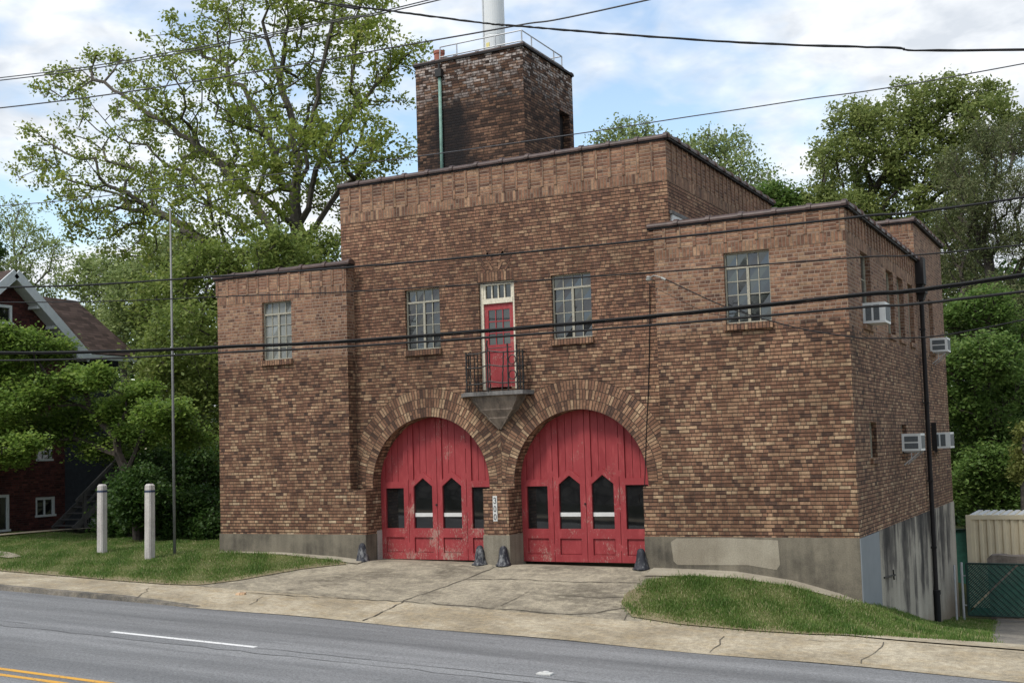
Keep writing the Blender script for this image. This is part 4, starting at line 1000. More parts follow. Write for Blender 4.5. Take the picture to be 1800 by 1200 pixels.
# back stairs
SS = tag(empty('staircase', (-11.4, 6.4, .2)), 'dark weathered outdoor staircase with handrail beside the brick house', 'staircase')
for k in range(9):
    m = MB(); m.box(-11.9, -10.95, 5.55+k*.25, 5.85+k*.25, .2+k*.185+.14, .2+k*.185+.18); m.build('tread', M['stairwood'], SS)
for x in (-11.9, -10.95):
    m = MB(); m.bar((x, 5.5, .25), (x, 7.9, 1.98), .05, .2); m.build('stringer', M['stairwood'], SS)
m = MB(); m.bar((-10.95, 5.6, 1.15), (-10.95, 7.8, 2.8), .06, .09); m.bar((-10.95, 5.9, .95), (-10.95, 7.8, 2.4), .05, .07); m.bar((-10.95, 5.95, .2), (-10.95, 5.95, 1.4), .1, .1); m.bar((-10.95, 7.7, .2), (-10.95, 7.7, 2.85), .1, .1); m.build('handrail', M['stairwood'], SS)
# condenser
CU_ = tag(empty('condenser_unit', (-9.3, 6.0, .17)), 'pale outdoor condenser unit with round fan under the house stairs', 'condenser')
p0 = at(146, 912, 6.2); p1 = at(171, 912, 6.2); zb = .17; zt = p0[2]
m = MB(); m.box(p0[0], p1[0]+.12, 6.2, 6.55, zb, zt); m.build('cabinet', plain('dull condenser case', (.5, .5, .47), .6, .3, var=.1), CU_)
cx = p0[0]+.28; cz = (zb+zt)/2; m = MB(); m.tube([(cx, 6.205, cz), (cx, 6.185, cz)], .21, 24); m.build('fan_opening', M['rubber'], CU_)
m = MB(); m.tube([(cx, 6.18, cz), (cx, 6.165, cz)], .05, 12)
for k in range(3): m.tube([(cx+r_*math.cos(t), 6.172, cz+r_*math.sin(t)) for r_ in (.07+.055*k,) for t in lin(0, 2*math.pi, 24)], .004, 4)
for k in range(8): m.bar((cx, 6.17, cz), (cx+.2*math.cos(k*math.pi/4), 6.17, cz+.2*math.sin(k*math.pi/4)), .008)
m.build('fan_grille', M['galv'], CU_)

# ------------------------------------------------------------------ yard at the right: gate, fence, container, block
GT = tag(empty('metal_gate', (16.5, 10.6, -2.3)), 'low chain link gate filled with dark green diagonal slats', 'gate', None)
gy = 10.5; z0, z1 = -2.2, -.88; gx0, gx1 = 15.52, 19.2
m = MB()
for x in (gx0, (gx0+gx1)/2, gx1): m.tube([(x, gy, z0), (x, gy, z1)], .025, 8)
for z in (z0, z1): m.tube([(gx0, gy, z), (gx1, gy, z)], .022, 8)
m.build('frame', M['fence_dark'], GT)
m = MB(); H = z1-z0
x = gx0-H
k = 0
skipped = {9, 10}
while x < gx1:
    a = max(x, gx0); b = min(x+H, gx1)
    if b > a+.02 and k % 23 != 19:
        za = z0+(a-x); zb_ = z0+(b-x)
        m.bar((a, gy+.012, za), (b, gy+.012, zb_), .006, .04, up=(0, 0, 1))
    x += .0655; k += 1
m.build('slats', M['fence_green'], GT)
m = MB(); x = gx0-H
while x < gx1:
    a = max(x, gx0); b = min(x+H, gx1)
    if b > a+.02: m.tube([(a, gy-.012, z1-(a-x)), (b, gy-.012, z1-(b-x))], .009, 5, False)
    x += .17
m.build('wire_mesh', M['fence_dark'], GT)
m = MB(); m.tube([(gx0-.12, gy+.05, -2.6), (gx0-.12, gy+.05, -.86)], .032, 10); m.tube([(gx0-.28, gy-.1, -2.6), (gx0-.28, gy-.1, -.92)], .028, 10)
for z in (-1.2, -1.95): m.tube([(gx0-.12, gy+.05, z), (gx0+.02, gy, z)], .02, 6)
m.build('hinge_posts', M['galv'], GT)
FN = tag(empty('fence', (14, 17, -2.5)), 'tall dark green slatted fence between the station and the container', 'fence')
m = MB(); fy = 20.0; a = at(1660, 930, fy); b = at(1705, 930, fy); m.box(a[0]-3, b[0]+1.5, fy, fy+.03, -2.7, a[2]); m.build('slat_panel', M['fence_green'], FN)
m = MB(); m.tube([(a[0]-3, fy-.03, a[2]), (b[0]+1.5, fy-.03, a[2])], .03, 8)
for x in (b[0]-.05, a[0]-1): m.tube([(x, fy-.04, -2.7), (x, fy-.04, a[2]+.1)], .035, 8)
m.build('rails', M['fence_dark'], FN)
CT = tag(empty('shipping_container', (18, 15.2, -2.5)), 'cream corrugated shipping container standing behind the green gate', 'container')
c0 = at(1697, 905, 14.); X0 = c0[0]; ZT_ = c0[2]; ZB_ = ZT_-2.6
m = MB(); P = []
x = X0+.14
prof = [(0, 0), (.07, 0), (.105, .04), (.175, .04), (.21, 0)]
P = [(X0+.14, 14.02)]
while x < X0+5.9:
    for dx, dy in prof[1:]: P.append((x+dx, 14.02+dy*1.1))
    x += .21
for a, b in zip(P[:-1], P[1:]): m.face([(a[0], a[1], ZB_+.15), (b[0], b[1], ZB_+.15), (b[0], b[1], ZT_-.12), (a[0], a[1], ZT_-.12)])
m.box(X0+.05, X0+6., 14.1, 16.4, ZB_, ZT_-.02)
m.build('corrugated_body', M['cont'], CT)
m = MB(); m.box(X0, X0+.14, 13.99, 14.13, ZB_, ZT_); m.box(X0+5.9, X0+6.05, 13.99, 14.13, ZB_, ZT_); m.box(X0+.14, X0+5.9, 13.99, 14.11, ZT_-.12, ZT_); m.box(X0+.14, X0+5.9, 13.99, 14.11, ZB_, ZB_+.15)
m.build('frame', M['cont'], CT)
m = MB()
for k in range(28): m.box(X0+.1+k*.21, X0+.22+k*.21, 14.12, 16.35, ZT_-.02, ZT_+.012)
m.build('roof_ribs', M['white'], CT)
m = MB(); bl = at(1736, 976, 12.2); br = at(1800, 974, 12.2)
poly = [(bl[0], -2.7), (br[0]+2, -2.7), (br[0]+2, bl[2]-.02), (br[0]+.4, bl[2]+.02), (br[0]-.3, bl[2]-.01), (bl[0]+.3, bl[2]+.02), (bl[0]+.06, bl[2]), (bl[0]-.02, bl[2]-.08)]
m.prism(poly, 'y', 12.2, 12.7); o = m.build('stone_block', M['stone'], bevel=.03); recenter(o); tag(o, 'weathered grey stone block wall between the gate and the container', 'stone wall')

# across the street (seen only as reflections): retaining stone wall
def stonewall():
    N = NT('dark rubble stone', .9, .2); p = N.pos(); nd = N.n('TexVoronoi', feature='DISTANCE_TO_EDGE', ins={'Vector': N.scale(p, (1, .2, 1.4)), 'Scale': 2.2})
    vc = N.n('TexVoronoi', ins={'Vector': N.scale(p, (1, .2, 1.4)), 'Scale': 2.2}).outputs['Color']
    N.color(N.mix(N.mr(nd.outputs[0], .02, .07), (.015, .014, .013), N.mix(N.sep(vc)[0], (.12, .11, .1), (.34, .31, .28)))); return N.mat
m = MB(); xs_ = lin(-60, 50, 23)
for a, b in zip(xs_[:-1], xs_[1:]): m.box(a, b, -18.75, -18.4, zroad((a+b)/2)-.2, zroad((a+b)/2)+1.62, skip='lr')
o = m.build('retaining_wall', stonewall()); recenter(o); tag(o, 'long dark rubble stone retaining wall along the opposite sidewalk', 'stone wall')

# small litter and the worn road marker
m = MB(); g = G(419, 1046); z = zg(*g); 
for k in range(3): m.obox((g[0]+k*.035, g[1]+.02*k, z+.025), (.05, .012*k, .005), (0, .03, .006), (0, .004, .018))
o = m.build('litter', plain('crumpled paper', (.55, .38, .24), .8, .2)); recenter(o); tag(o, 'crumpled tan scrap of paper on the sidewalk', 'litter')
m = MB(); g = G(958, 1186); z = zroad(g[0]); m.box(g[0]-.11, g[0]+.11, g[1]-.06, g[1]+.06, z, z+.02); m.prism([(g[0]-.05, z+.02), (g[0]+.05, z+.02), (g[0]+.03, z+.038), (g[0]-.03, z+.038)], 'y', g[1]-.05, g[1]+.05)
o = m.build('pavement_marker', M['sign']); recenter(o); tag(o, 'small metal reflector marker set in the asphalt', 'road marker')

# ------------------------------------------------------------------ vegetation
def quads_mesh(name, V, mat, tint, parent=None):
    """V (n,4,3) quads with per-face tint"""
    n = len(V); me = bpy.data.meshes.new(name)
    me.vertices.add(n*4); me.vertices.foreach_set('co', V.reshape(-1).astype(np.float32))
    me.loops.add(n*4); me.loops.foreach_set('vertex_index', np.arange(n*4, dtype=np.int32))
    me.polygons.add(n); me.polygons.foreach_set('loop_start', np.arange(0, n*4, 4, dtype=np.int32))
    a = me.attributes.new('tint', 'FLOAT', 'FACE'); a.data.foreach_set('value', tint.astype(np.float32))
    me.materials.append(mat); me.update(); me.validate()
    o = bpy.data.objects.new(name, me); COL.objects.link(o)
    if parent:
        p = parent; tot = Vector((0, 0, 0))
        while p: tot += p.location; p = p.parent
        me.transform(Matrix.Translation(-tot)); o.parent = parent
    return o
def leaf_cards(C, size, upb=.6, asp=.6, jit=.35):
    n = len(C); nrm = RNG.normal(size=(n, 3)); nrm[:, 2] = np.abs(nrm[:, 2])+upb; nrm /= np.linalg.norm(nrm, axis=1)[:, None]
    a = np.cross(nrm, RNG.normal(size=(n, 3))); a /= np.linalg.norm(a, axis=1)[:, None]; b = np.cross(nrm, a)
    s = size*RNG.uniform(1-jit, 1+jit, n)[:, None]
    return np.stack([C-a*s*.5, C+b*s*asp*.5-nrm*s*.08, C+a*s*.5-nrm*s*.12, C-b*s*asp*.5-nrm*s*.08], axis=1)
def grow(base, limbs, tips, bf=.35, step=.7, wig=.12):
    """greedy branching: every tip joins the node that is near and has a short way to the root"""
    P = [np.array(base, float)]; par = [-1]; L = [0.]
    for lm in limbs:
        prev = None
        for i, q in enumerate(lm):
            q = np.array(q, float)
            if i == 0:
                prev = int(np.argmin([np.linalg.norm(p-q) for p in P]))
                if np.linalg.norm(P[prev]-q) < .3: continue
            k = max(1, int(np.linalg.norm(q-P[prev])/step)); s = P[prev].copy()
            for j in range(1, k+1):
                w = RNG.normal(0, wig, 3) if j < k else 0
                P.append(s+(q-s)*j/k+w); L.append(L[prev]+np.linalg.norm(P[-1]-P[prev])); par.append(prev); prev = len(P)-1
    cap = 40000; A = np.zeros((cap, 3)); LL = np.zeros(cap); n = len(P); A[:n] = P; LL[:n] = L
    order = np.argsort(np.linalg.norm(tips-np.mean(A[:n], axis=0), axis=1))
    tn = []
    for ti in order:
        t = tips[ti]; d = np.linalg.norm(A[1:n]-t, axis=1); j = int(np.argmin(d+bf*LL[1:n]))+1
        s = A[j].copy(); D = np.linalg.norm(t-s); k = max(1, int(D/step)); prev = j
        bow = np.array([0, 0, D*.06])
        for q in range(1, k+1):
            u = q/k; w = RNG.normal(0, wig*.6, 3) if q < k else 0
            A[n] = s+(t-s)*u+w-bow*4*u*(1-u)*.5; LL[n] = LL[prev]+np.linalg.norm(A[n]-A[prev]); par.append(prev); prev = n; n += 1
            if n >= cap-10: break
        tn.append(prev)
        if n >= cap-10: break
    A = A[:n]; cnt = np.zeros(n)
    for t in tn: cnt[t] += 1
    for i in range(n-1, 0, -1): cnt[par[i]] += cnt[i]
    return A, np.array(par), np.maximum(cnt, .5), np.array(tn)
def branches_mesh(name, A, par, rad, mat, parent, rmin=.0):
    idx = np.where((par >= 0) & (rad > rmin))[0]; out = []
    p1 = A[idx]; p0 = A[par[idx]]; r1 = rad[idx]; r0 = np.minimum(rad[par[idx]], r1*1.35)
    d = p1-p0; Ln = np.linalg.norm(d, axis=1)+1e-6; d /= Ln[:, None]; p1 = p1+d*(r1*.4)[:, None]
    ref = np.where(np.abs(d[:, 2:3]) > .9, np.array([[1., 0, 0]]), np.array([[0, 0, 1.]])); a = np.cross(d, ref); a /= np.linalg.norm(a, axis=1)[:, None]; b = np.cross(d, a)
    for lo, hi, ns in ((0, .04, 3), (.04, .15, 5), (.15, 9, 9)):
        s = (r1 >= lo) & (r1 < hi)
        if not s.any(): continue
        for k in range(ns):
            t0, t1 = 2*math.pi*k/ns, 2*math.pi*(k+1)/ns
            f = lambda t, p, r: p[s]+(a[s]*math.cos(t)+b[s]*math.sin(t))*r[s][:, None]
            out.append(np.stack([f(t0, p0, r0), f(t1, p0, r0), f(t1, p1, r1), f(t0, p1, r1)], axis=1))
    V = np.concatenate(out); return quads_mesh(name, V, mat, np.zeros(len(V)), parent)
def blob_points(blobs, Yd, n, shell=.5, ydepth=1., flat=1.):
    """blobs (px, py, r_px[, dY]) -> points through the crown volume"""
    w = np.array([b[2]**2 for b in blobs], float); w /= w.sum(); out = []
    for b, k in zip(blobs, RNG.multinomial(n, w)):
        Y = Yd+(b[3] if len(b) > 3 else RNG.uniform(-1, 1)*ydepth); c = at(b[0], b[1], Y); r = b[2]*mpp(c)
        v = RNG.normal(size=(k, 3)); v /= np.linalg.norm(v, axis=1)[:, None]
        rr = r*(shell+(1-shell)*RNG.uniform(0, 1, k)**.5)*RNG.uniform(.75, 1.08, k)
        q = v*rr[:, None]; q[:, 2] *= flat; out.append(c+q)
    return np.concatenate(out)
def tree(name, label, cat, base, limbs, blobs, Yd, ntips, leafm, per, size, spread, r_tip=.012, p=.47, bark='bark', shell=.45, ydepth=2., bf=.35, upb=.6, group=None, flat=1., leaf_on=.02, step=.7, asp=.6, tgrad=.5, fill=0, wig=.12):
    t = tag(empty(name, tuple(base)), label, cat, group)
    tips = blob_points(blobs, Yd, ntips, shell, ydepth, flat); tips[:, 2] = np.maximum(tips[:, 2], base[2]+.2)
    A, par, cnt, tn = grow(base, limbs, tips, bf, step, wig)
    rad = r_tip*cnt**p
    branches_mesh('trunk', A, par, rad, M[bark], t)
    src = A[np.where(cnt <= 2.5)[0]]; src = np.concatenate([src, A[tn], A[tn]])
    if fill: src = np.concatenate([src, blob_points(blobs, Yd, fill, .1, ydepth, flat)])
    n = ntips*per; pick = RNG.integers(0, len(src), n)
    clump = RNG.normal(0, 1, (n, 3)); C = src[pick]+clump*spread*np.array([1, 1, .7])
    C[:, 2] = np.maximum(C[:, 2], base[2]+.05)
    V = leaf_cards(C, size, upb, asp)
    hh = (C[:, 2]-C[:, 2].min())/(np.ptp(C[:, 2])+1e-6)
    tcl = RNG.uniform(0, 1, len(src))[pick]
    tint = np.clip(.5*tcl+.5*RNG.uniform(0, 1, n), 0, 1)
    quads_mesh('crown', V, leafm, tint, t)
    return t
def gp(px, Y, dz=0): 
    q = at(px, 900, Y); return np.array([q[0], Y, zg(q[0], Y)+dz])
T = lambda pts, Y: [at(a, b, Y+(c[0] if c else 0)) for a, b, *c in pts]

# the big oak behind the left wing
oy = 14.
oak_limbs = [T([(527, 820), (526, 600), (523, 480), (522, 400)], oy), T([(522, 400), (519, 330), (512, 250), (495, 160), (470, 70), (462, -40)], oy),
    T([(520, 330), (545, 230), (558, 140), (585, 40), (600, -40)], oy), T([(524, 400), (548, 330), (575, 260), (620, 200), (660, 150), (700, 110)], oy),
    T([(526, 430), (560, 390), (600, 330), (650, 280), (690, 250)], oy), T([(500, 330), (470, 240), (440, 180), (400, 120), (350, 80), (300, 60)], oy),
    T([(522, 470), (470, 390), (420, 320), (350, 260), (280, 210), (200, 160), (140, 120)], oy), T([(515, 520), (430, 400), (350, 320), (270, 270), (200, 230), (130, 150)], oy+1.5),
    T([(520, 560), (440, 480), (350, 420), (290, 380), (220, 350), (130, 320), (80, 280)], oy), T([(524, 600), (400, 520), (260, 480), (220, 430), (170, 400), (130, 370), (70, 260)], oy-2),
    T([(520, 500), (500, 430), (475, 330), (455, 290), (400, 230)], oy-2)]
oak_blobs = [(120, 150, 65, 0), (190, 130, 60, 1), (80, 250, 55, -1), (60, 300, 40, 0), (130, 330, 70, -2), (200, 240, 75, 1), (220, 350, 80, 0), (320, 70, 60, 0), (300, 160, 85, -1), (400, 60, 75, 1), (450, 0, 80, 0), (540, -20, 80, 0), (560, 70, 85, 1), (640, 20, 70, 0), (660, 90, 65, -1), (725, 100, 38, 0), (660, 180, 70, 1),
    (690, 250, 48, 0), (610, 250, 80, -2), (520, 180, 90, 2), (430, 160, 90, -2), (400, 260, 95, 1), (300, 270, 90, 2), (330, 370, 85, -2), (230, 420, 60, 0), (450, 340, 90, -3), (600, 350, 55, 1), (660, 300, 45, 0), (150, 390, 40, 0), (500, 260, 80, -3), (400, 420, 70, -2), (560, 300, 60, 3)]
tree('oak_tree', 'huge spreading oak with sparse yellow green spring leaves rising behind the left wing', 'tree', gp(527, oy), oak_limbs, oak_blobs, oy, 1400, L_OAK, 30, .16, .19, r_tip=.0125, p=.47, ydepth=4, bf=.25, shell=.35, upb=.2, step=.6)
# maple mass between the house and the station
my = 9.5
tree('maple_tree', 'dense bright green maple between the flagpole and the left wing', 'tree', gp(340, my), [T([(340, 850), (345, 720), (350, 600), (360, 520)], my), T([(345, 700), (290, 620), (260, 560)], my), T([(348, 650), (420, 580), (480, 520)], my)],
     [(300, 540, 70), (360, 500, 75), (430, 480, 60), (480, 450, 55), (560, 440, 45), (295, 625, 55), (340, 620, 90), (300, 700, 80), (370, 720, 70), (270, 780, 65), (350, 800, 70), (380, 570, 60), (520, 500, 70)], my, 900, L_MAPLE, 62, .145, .28, ydepth=2., shell=.5, step=.6)
tree('maple_tree', 'leafy green tree filling the gap behind the house roof', 'tree', gp(215, 24.), [T([(215, 800), (215, 640), (220, 560)], 24.)],
     [(150, 490, 40), (190, 490, 50), (240, 520, 60), (280, 470, 60), (230, 590, 60), (170, 580, 50), (330, 450, 60)], 24., 500, L_FAR, 50, .22, .4, ydepth=2.)
dy = 3.2
tree('dogwood_tree', 'low layered green dogwood spreading in front of the brick house', 'tree', gp(232, dy), [T([(232, 920), (222, 830), (205, 770), (160, 720), (100, 690)], dy), T([(222, 830), (250, 760), (280, 720)], dy), T([(205, 770), (120, 800), (40, 760)], dy-.5)],
     [(40, 600, 42), (90, 615, 45), (20, 640, 50), (130, 670, 45), (60, 690, 60), (170, 660, 30), (150, 730, 55), (210, 720, 50), (250, 760, 45), (90, 760, 55), (20, 740, 55), (20, 800, 35), (180, 790, 40), (290, 730, 50), (330, 770, 40), (240, 690, 35)], dy, 800, L_DOG, 52, .12, .17, ydepth=1.2, flat=.55, shell=.4, r_tip=.006, bark='darkbark', upb=1.2, step=.45, wig=.04)
tree('dogwood_tree', 'bright green low branch tree at the left edge before the house', 'tree', gp(-60, 1.5), [T([(-60, 900), (-50, 780), (0, 700)], 1.5)],
     [(0, 590, 40), (-30, 640, 60), (0, 720, 50), (10, 790, 35), (-50, 740, 70), (45, 780, 28)], 1.5, 350, L_DOG, 50, .12, .17, ydepth=.8, flat=.6, r_tip=.006, bark='darkbark', upb=1.2, step=.45)
for i, (px, py, r, Y, lab) in enumerate(((228, 905, 45, 3.6, 'dark green bush behind the two pale posts, left of the others'), (285, 900, 52, 4.2, 'dark green bush behind the flagpole foot'), (345, 915, 50, 3.4, 'dark green bush against the left corner of the station'), (330, 840, 55, 5., 'tall dark shrub between the flagpole and the left wing'), (275, 840, 50, 5.6, 'tall dark shrub behind the right pale post'), (242, 868, 42, 2.5, 'leafy dark bush in front of the dogwood trunk between the posts'))):
    tree('bush', lab, 'bush', gp(px, Y), [[gp(px, Y), gp(px, Y, .5)]], [(px, py, r), (px-r*.6, py+r*.3, r*.55), (px+r*.6, py+r*.2, r*.6), (px, py+r*.6, r*.6), (px+r*.35, py-r*.75, r*.4), (px-r*.55, py-r*.5, r*.35)], Y, 220, L_BUSH, 55, .11, .19, ydepth=.5, bark='darkbark', group='bushes left of the station', step=.3)
tree('birch_tree', 'airy pale green tree behind the house gable at the left edge', 'tree', gp(15, 30.), [T([(15, 800), (15, 560), (25, 420)], 30.), T([(15, 560), (60, 480)], 30.)],
     [(20, 370, 35), (45, 420, 45), (20, 470, 50), (75, 490, 45), (55, 540, 45), (0, 540, 50), (95, 440, 25)], 30., 380, L_FAR, 18, .18, .3, ydepth=2., shell=.3, upb=.1)
tree('conifer_tree', 'narrow dark conifer at the far left edge', 'tree', gp(-14, 26.), [T([(-14, 800), (-14, 380)], 26.)], [(-14, 400, 12), (-14, 440, 20), (-14, 500, 26), (-16, 570, 34)], 26., 250, L_BUSH, 50, .16, .22, ydepth=.5, bark='darkbark')
# trees behind the building
tree('poplar_tree', 'thin young tree top showing between the tower and the main roof corner', 'tree', gp(1125, 42.), [T([(1125, 700), (1125, 420), (1120, 300)], 42.)],
     [(1065, 245, 24), (1095, 230, 26), (1130, 232, 26), (1110, 265, 35), (1155, 255, 25), (1180, 270, 25)], 42., 260, L_FAR, 13, .19, .3, ydepth=1.5, shell=.25, upb=.1)
tree('poplar_tree', 'round topped young tree behind the right slope of the main roof', 'tree', gp(1270, 42.), [T([(1270, 700), (1268, 420), (1262, 320)], 42.)],
     [(1215, 260, 25), (1245, 250, 28), (1290, 255, 30), (1250, 290, 45), (1310, 300, 42), (1340, 310, 20), (1300, 340, 45), (1345, 345, 30), (1225, 300, 35)], 42., 400, L_FAR, 15, .19, .32, ydepth=1.5, shell=.3, upb=.1)
tree('maple_tree', 'small vivid green tree top just above the right wing coping', 'tree', gp(1380, 34.), [T([(1380, 800), (1380, 450), (1378, 370)], 34.)],
     [(1345, 350, 22), (1375, 350, 28), (1410, 362, 26), (1390, 385, 36), (1440, 375, 25)], 34., 260, L_LOW, 40, .2, .26, ydepth=1.)
# right hand wood
ry = 32.
tree('broadleaf_tree', 'tall dark broadleaf tree with clumped rounded crown right of the station', 'tree', gp(1520, ry), [T([(1520, 900), (1505, 620), (1495, 480), (1500, 380)], ry), T([(1500, 400), (1560, 300), (1640, 220), (1700, 170)], ry), T([(1497, 470), (1470, 380), (1450, 300)], ry), T([(1500, 420), (1620, 380), (1700, 300)], ry)],
     [(1450, 270, 32), (1490, 215, 38), (1480, 280, 45), (1450, 320, 28), (1530, 210, 35), (1560, 235, 55), (1590, 180, 38), (1640, 185, 48), (1690, 170, 42), (1745, 165, 30), (1730, 215, 50), (1620, 270, 65), (1700, 280, 60), (1540, 310, 55), (1460, 380, 35), (1500, 380, 50), (1580, 370, 65), (1660, 360, 65), (1520, 430, 55), (1600, 450, 60), (1680, 440, 60), (1440, 345, 22), (1790, 230, 40)], ry, 1300, L_BIG, 50, .16, .22, ydepth=3., shell=.6, bark='darkbark', upb=.3)
py_ = 26.
tree('pine_tree', 'scraggly olive brown pine with bare limbs at the right edge', 'tree', gp(1762, py_), [T([(1762, 950), (1755, 700), (1745, 520), (1738, 380), (1760, 260)], py_), T([(1745, 500), (1690, 440), (1650, 400)], py_), T([(1750, 560), (1790, 480), (1830, 430)], py_), T([(1740, 420), (1700, 330), (1670, 290)], py_-1), T([(1755, 620), (1700, 580), (1650, 560)], py_)],
     [(1680, 300, 40), (1730, 250, 35), (1785, 245, 40), (1710, 350, 50), (1770, 330, 55), (1670, 390, 40), (1740, 420, 50), (1800, 420, 50), (1690, 480, 45), (1760, 520, 50), (1660, 560, 40), (1810, 560, 40), (1720, 600, 40)], py_, 800, L_PINE, 60, .13, .24, ydepth=2., shell=.3, bark='darkbark', asp=.25, upb=0.)
ly = 20.
tree('maple_tree', 'dense fresh green tree reaching down beside the station rear corner', 'tree', gp(1752, ly), [T([(1752, 960), (1748, 800), (1740, 650), (1735, 560)], ly), T([(1748, 760), (1700, 700)], ly), T([(1745, 720), (1800, 650)], ly)],
     [(1690, 560, 45), (1740, 540, 50), (1790, 590, 45), (1680, 630, 45), (1740, 630, 60), (1790, 680, 55), (1690, 710, 50), (1740, 730, 60), (1790, 780, 50), (1700, 790, 50), (1750, 820, 60), (1700, 860, 45), (1780, 870, 55), (1730, 890, 45), (1670, 860, 30)], ly, 1100, L_LOW, 52, .13, .2, ydepth=1.5, bark='darkbark', shell=.5, upb=1., flat=.75)
tree('bush', 'pale yellow green shrub at the far right edge', 'bush', gp(1800, 17.), [[gp(1800, 17.), gp(1800, 17., 1.5)]], [(1800, 800, 18), (1796, 830, 16), (1806, 760, 16)], 17., 90, L_YEL, 40, .11, .13, ydepth=.3)
# far wood: unbroken mass that closes the gaps
def far_mass(name, blobs, Y, n, size, mat, spread=.6):
    C = blob_points(blobs, Y, n, .2, 2.5); C[:, 2] = np.maximum(C[:, 2], -2.8); o = quads_mesh(name, leaf_cards(C, size, .5), mat, RNG.uniform(0, 1, n)); return tag(o, kind='stuff')
tag(far_mass('woodland', [(x, y, 70) for x in range(1480, 1900, 60) for y in range(520, 960, 80)], 44., 60000, .34, L_BUSH), 'dark mass of woodland behind the right hand trees', 'woodland')
tag(far_mass('woodland', [(x, y, 70) for x in range(170, 480, 60) for y in range(640, 940, 70)], 36., 40000, .3, L_BUSH), 'dark mass of woodland behind the bushes at left', 'woodland')

# trees across the street, mirrored in the upper windows
def far_trees():
    C = []
    for k in range(16):
        x = -44+k*3.8+RNG.uniform(-1, 1); hgt = RNG.uniform(6.4, 9.6); v = RNG.normal(size=(2600, 3)); v /= np.linalg.norm(v, axis=1)[:, None]
        C.append(np.array([x, -39+RNG.uniform(-2, 2), hgt*.56])+v*np.array([2.6, 2.2, hgt*.44])*RNG.uniform(.55, 1.05, (2600, 1)))
    C = np.concatenate(C); return quads_mesh('woodland', leaf_cards(C, .4, .5), L_BUSH, RNG.uniform(0, 1, len(C)))
tag(far_trees(), 'row of dark trees across the street, mirrored in the upper windows', 'woodland', kind='stuff')

# grass blades
def grass(name, A, B, dens, h, label, dry=.25, nu=120):
    g = ruled(A, B, nu, 40); g = np.array(g); cells = []
    pts = []
    for i in range(g.shape[0]-1):
        for j in range(g.shape[1]-1):
            q = g[i, j], g[i, j+1], g[i+1, j+1], g[i+1, j]
            ar = abs(np.cross(q[1]-q[0], q[3]-q[0])) if False else abs((q[1]-q[0])[0]*(q[3]-q[0])[1]-(q[1]-q[0])[1]*(q[3]-q[0])[0])
            k = RNG.poisson(ar*dens)
            if k:
                u = RNG.uniform(0, 1, (k, 2)); pts.append((1-u[:, :1])*(1-u[:, 1:])*q[0]+u[:, :1]*(1-u[:, 1:])*q[1]+u[:, :1]*u[:, 1:]*q[2]+(1-u[:, :1])*u[:, 1:]*q[3])
    P = np.concatenate(pts); P += RNG.normal(0, .07, P.shape)
    fx = np.sin(P[:, 0]*2.3+1.3*np.sin(P[:, 1]*1.7))*np.cos(P[:, 1]*2.9+P[:, 0]*.7)+.6*np.sin(P[:, 0]*6.1+P[:, 1]*4.3)
    keep = RNG.uniform(0, 1, len(P)) < np.clip(.85+.25*fx, .35, 1); P = P[keep]; fx = fx[keep]; n = len(P)
    Z = np.array([zg(x, y) for x, y in P]); H = h*RNG.uniform(.5, 1.35, n)*(1+.25*fx)
    ang = RNG.uniform(0, 2*math.pi, n); ln = H*RNG.uniform(.1, .8, n); w = .0065*RNG.uniform(.7, 1.5, n)
    d = np.c_[np.cos(ang), np.sin(ang)]; s = np.c_[-np.sin(ang), np.cos(ang)]
    b0 = np.c_[P-s*w[:, None], Z]; b1 = np.c_[P+s*w[:, None], Z]; t1 = np.c_[P+d*ln[:, None]+s*(w*.3)[:, None], Z+H]; t0 = np.c_[P+d*ln[:, None]-s*(w*.3)[:, None], Z+H]
    tint = np.clip(.52-.2*fx+RNG.normal(0, .18, n)+(RNG.uniform(0, 1, n) < dry*.35)*.6, 0, 1)
    o = quads_mesh(name, np.stack([b0, b1, t1, t0], axis=1), L_GRASS, tint); return tag(o, label, 'grass', kind='stuff')
grass('grass', LL_A, LL_B, 2300, .058, 'short green lawn grass left of the driveway')
grass('grass', LR_A, LR_B, 5200, .062, 'mounded green lawn grass in front of the right wing')
grass('grass', [(15.7, -2.4), (15.05, 3.), (15.05, 8.), (15.05, 12.)], [(17.4, -1.85), (16.95, 1.), (16.6, 5.), (16.1, 10.8)], 1500, .06, 'strip of grass along the foot of the side wall')

# ------------------------------------------------------------------ world and sun
SUN_EL, SUN_AZ = 56., 202.     # azimuth of the sun measured from +Y clockwise (towards +X)
w = bpy.data.worlds.new('World'); scene.world = w; w.use_nodes = True; t = w.node_tree; bg = t.nodes['Background']
sky = t.nodes.new('ShaderNodeTexSky'); sky.sky_type = 'NISHITA'; sky.sun_disc = False; sky.sun_elevation = R(SUN_EL); sky.sun_rotation = R(SUN_AZ); sky.air_density = 1.2; sky.dust_density = .6
tc = t.nodes.new('ShaderNodeTexCoord'); sp = t.nodes.new('ShaderNodeSeparateXYZ'); t.links.new(tc.outputs['Generated'], sp.inputs[0])
def wm(op, a, b):
    nd = t.nodes.new('ShaderNodeMath'); nd.operation = op
    for i, v in enumerate((a, b)):
        if isinstance(v, bpy.types.NodeSocket): t.links.new(v, nd.inputs[i])
        else: nd.inputs[i].default_value = v
    return nd.outputs[0]
dz = wm('ADD', wm('MAXIMUM', sp.outputs[2], 0.), .22)
cv = t.nodes.new('ShaderNodeCombineXYZ'); t.links.new(wm('DIVIDE', sp.outputs[0], dz), cv.inputs[0]); t.links.new(wm('DIVIDE', sp.outputs[1], dz), cv.inputs[1]); cv.inputs[2].default_value = 3.3
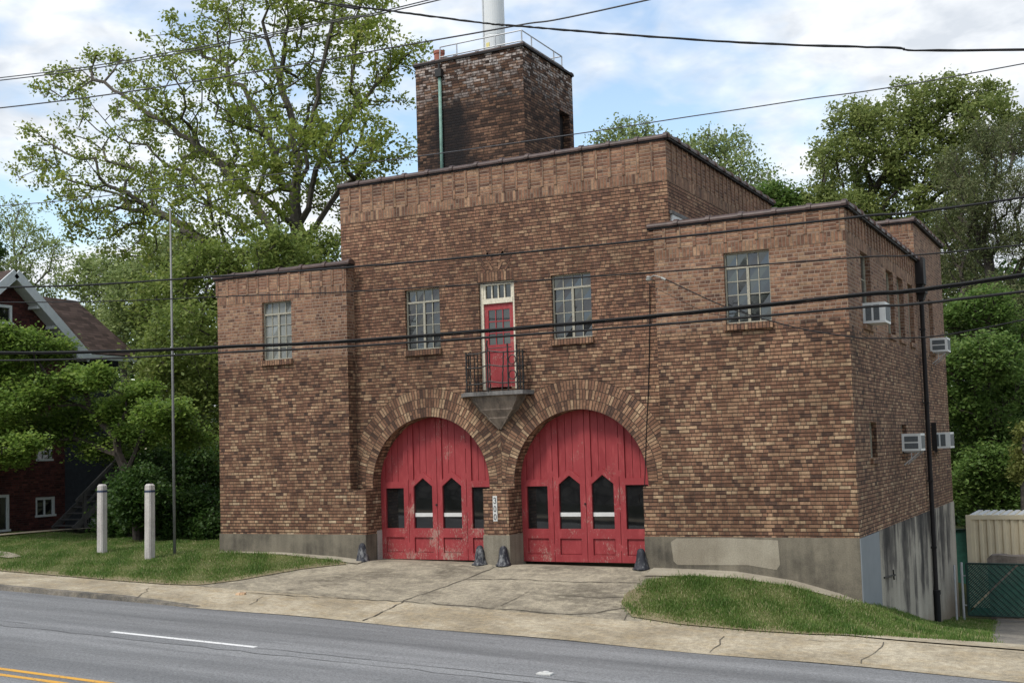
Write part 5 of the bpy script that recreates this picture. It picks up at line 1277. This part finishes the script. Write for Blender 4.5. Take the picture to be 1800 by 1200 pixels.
def wn(sc, det, dist=0., rough=.55):
    nd = t.nodes.new('ShaderNodeTexNoise'); t.links.new(cv.outputs[0], nd.inputs['Vector']); nd.inputs['Scale'].default_value = sc; nd.inputs['Detail'].default_value = det; nd.inputs['Distortion'].default_value = dist; nd.inputs['Roughness'].default_value = rough; return nd.outputs[0]
def wmr(v, a, b, c, d):
    nd = t.nodes.new('ShaderNodeMapRange'); t.links.new(v, nd.inputs[0])
    for i, q in enumerate((a, b, c, d)): nd.inputs[i+1].default_value = q
    return nd.outputs[0]
cl = wmr(wm('ADD', wm('MULTIPLY', wn(1.9, 5., .2, .5), .8), wm('MULTIPLY', wn(9., 4., .5, .5), .2)), .41, .54, 0., 1.)
sh = wmr(wm('ADD', wm('MULTIPLY', wn(3.6, 5., .3), .6), wm('MULTIPLY', wn(13., 4., .3), .4)), .36, .62, 1., .0)
def rgb(c): 
    nd = t.nodes.new('ShaderNodeRGB'); nd.outputs[0].default_value = (*c, 1); return nd.outputs[0]
def wmix(f, a, b):
    nd = t.nodes.new('ShaderNodeMix'); nd.data_type = 'RGBA'; t.links.new(f, nd.inputs[0]); t.links.new(a, nd.inputs[6]); t.links.new(b, nd.inputs[7]); return nd.outputs[2]
cloud = wmix(sh, rgb((4.1, 4.4, 4.8)), rgb((6.7, 6.8, 6.9)))
nb = t.nodes.new('ShaderNodeMix'); nb.data_type = 'RGBA'; nb.blend_type = 'MULTIPLY'; nb.inputs[0].default_value = 1.; t.links.new(sky.outputs[0], nb.inputs[6]); nb.inputs[7].default_value = (1.3, 1.25, 1.2, 1)
t.links.new(wmix(cl, nb.outputs[2], cloud), bg.inputs['Color']); bg.inputs['Strength'].default_value = .1
sd = bpy.data.lights.new('sun', 'SUN'); sd.energy = 1.7; sd.angle = R(16); sd.color = (1., .95, .88)
so = bpy.data.objects.new('sun', sd); COL.objects.link(so)
az, el = R(SUN_AZ), R(SUN_EL); dirv = Vector((math.sin(az)*math.cos(el), math.cos(az)*math.cos(el), math.sin(el)))
so.rotation_euler = dirv.to_track_quat('Z', 'Y').to_euler()
scene.view_settings.view_transform = 'Standard'; scene.view_settings.look = 'None'; scene.view_settings.exposure = .86; scene.view_settings.gamma = 1.
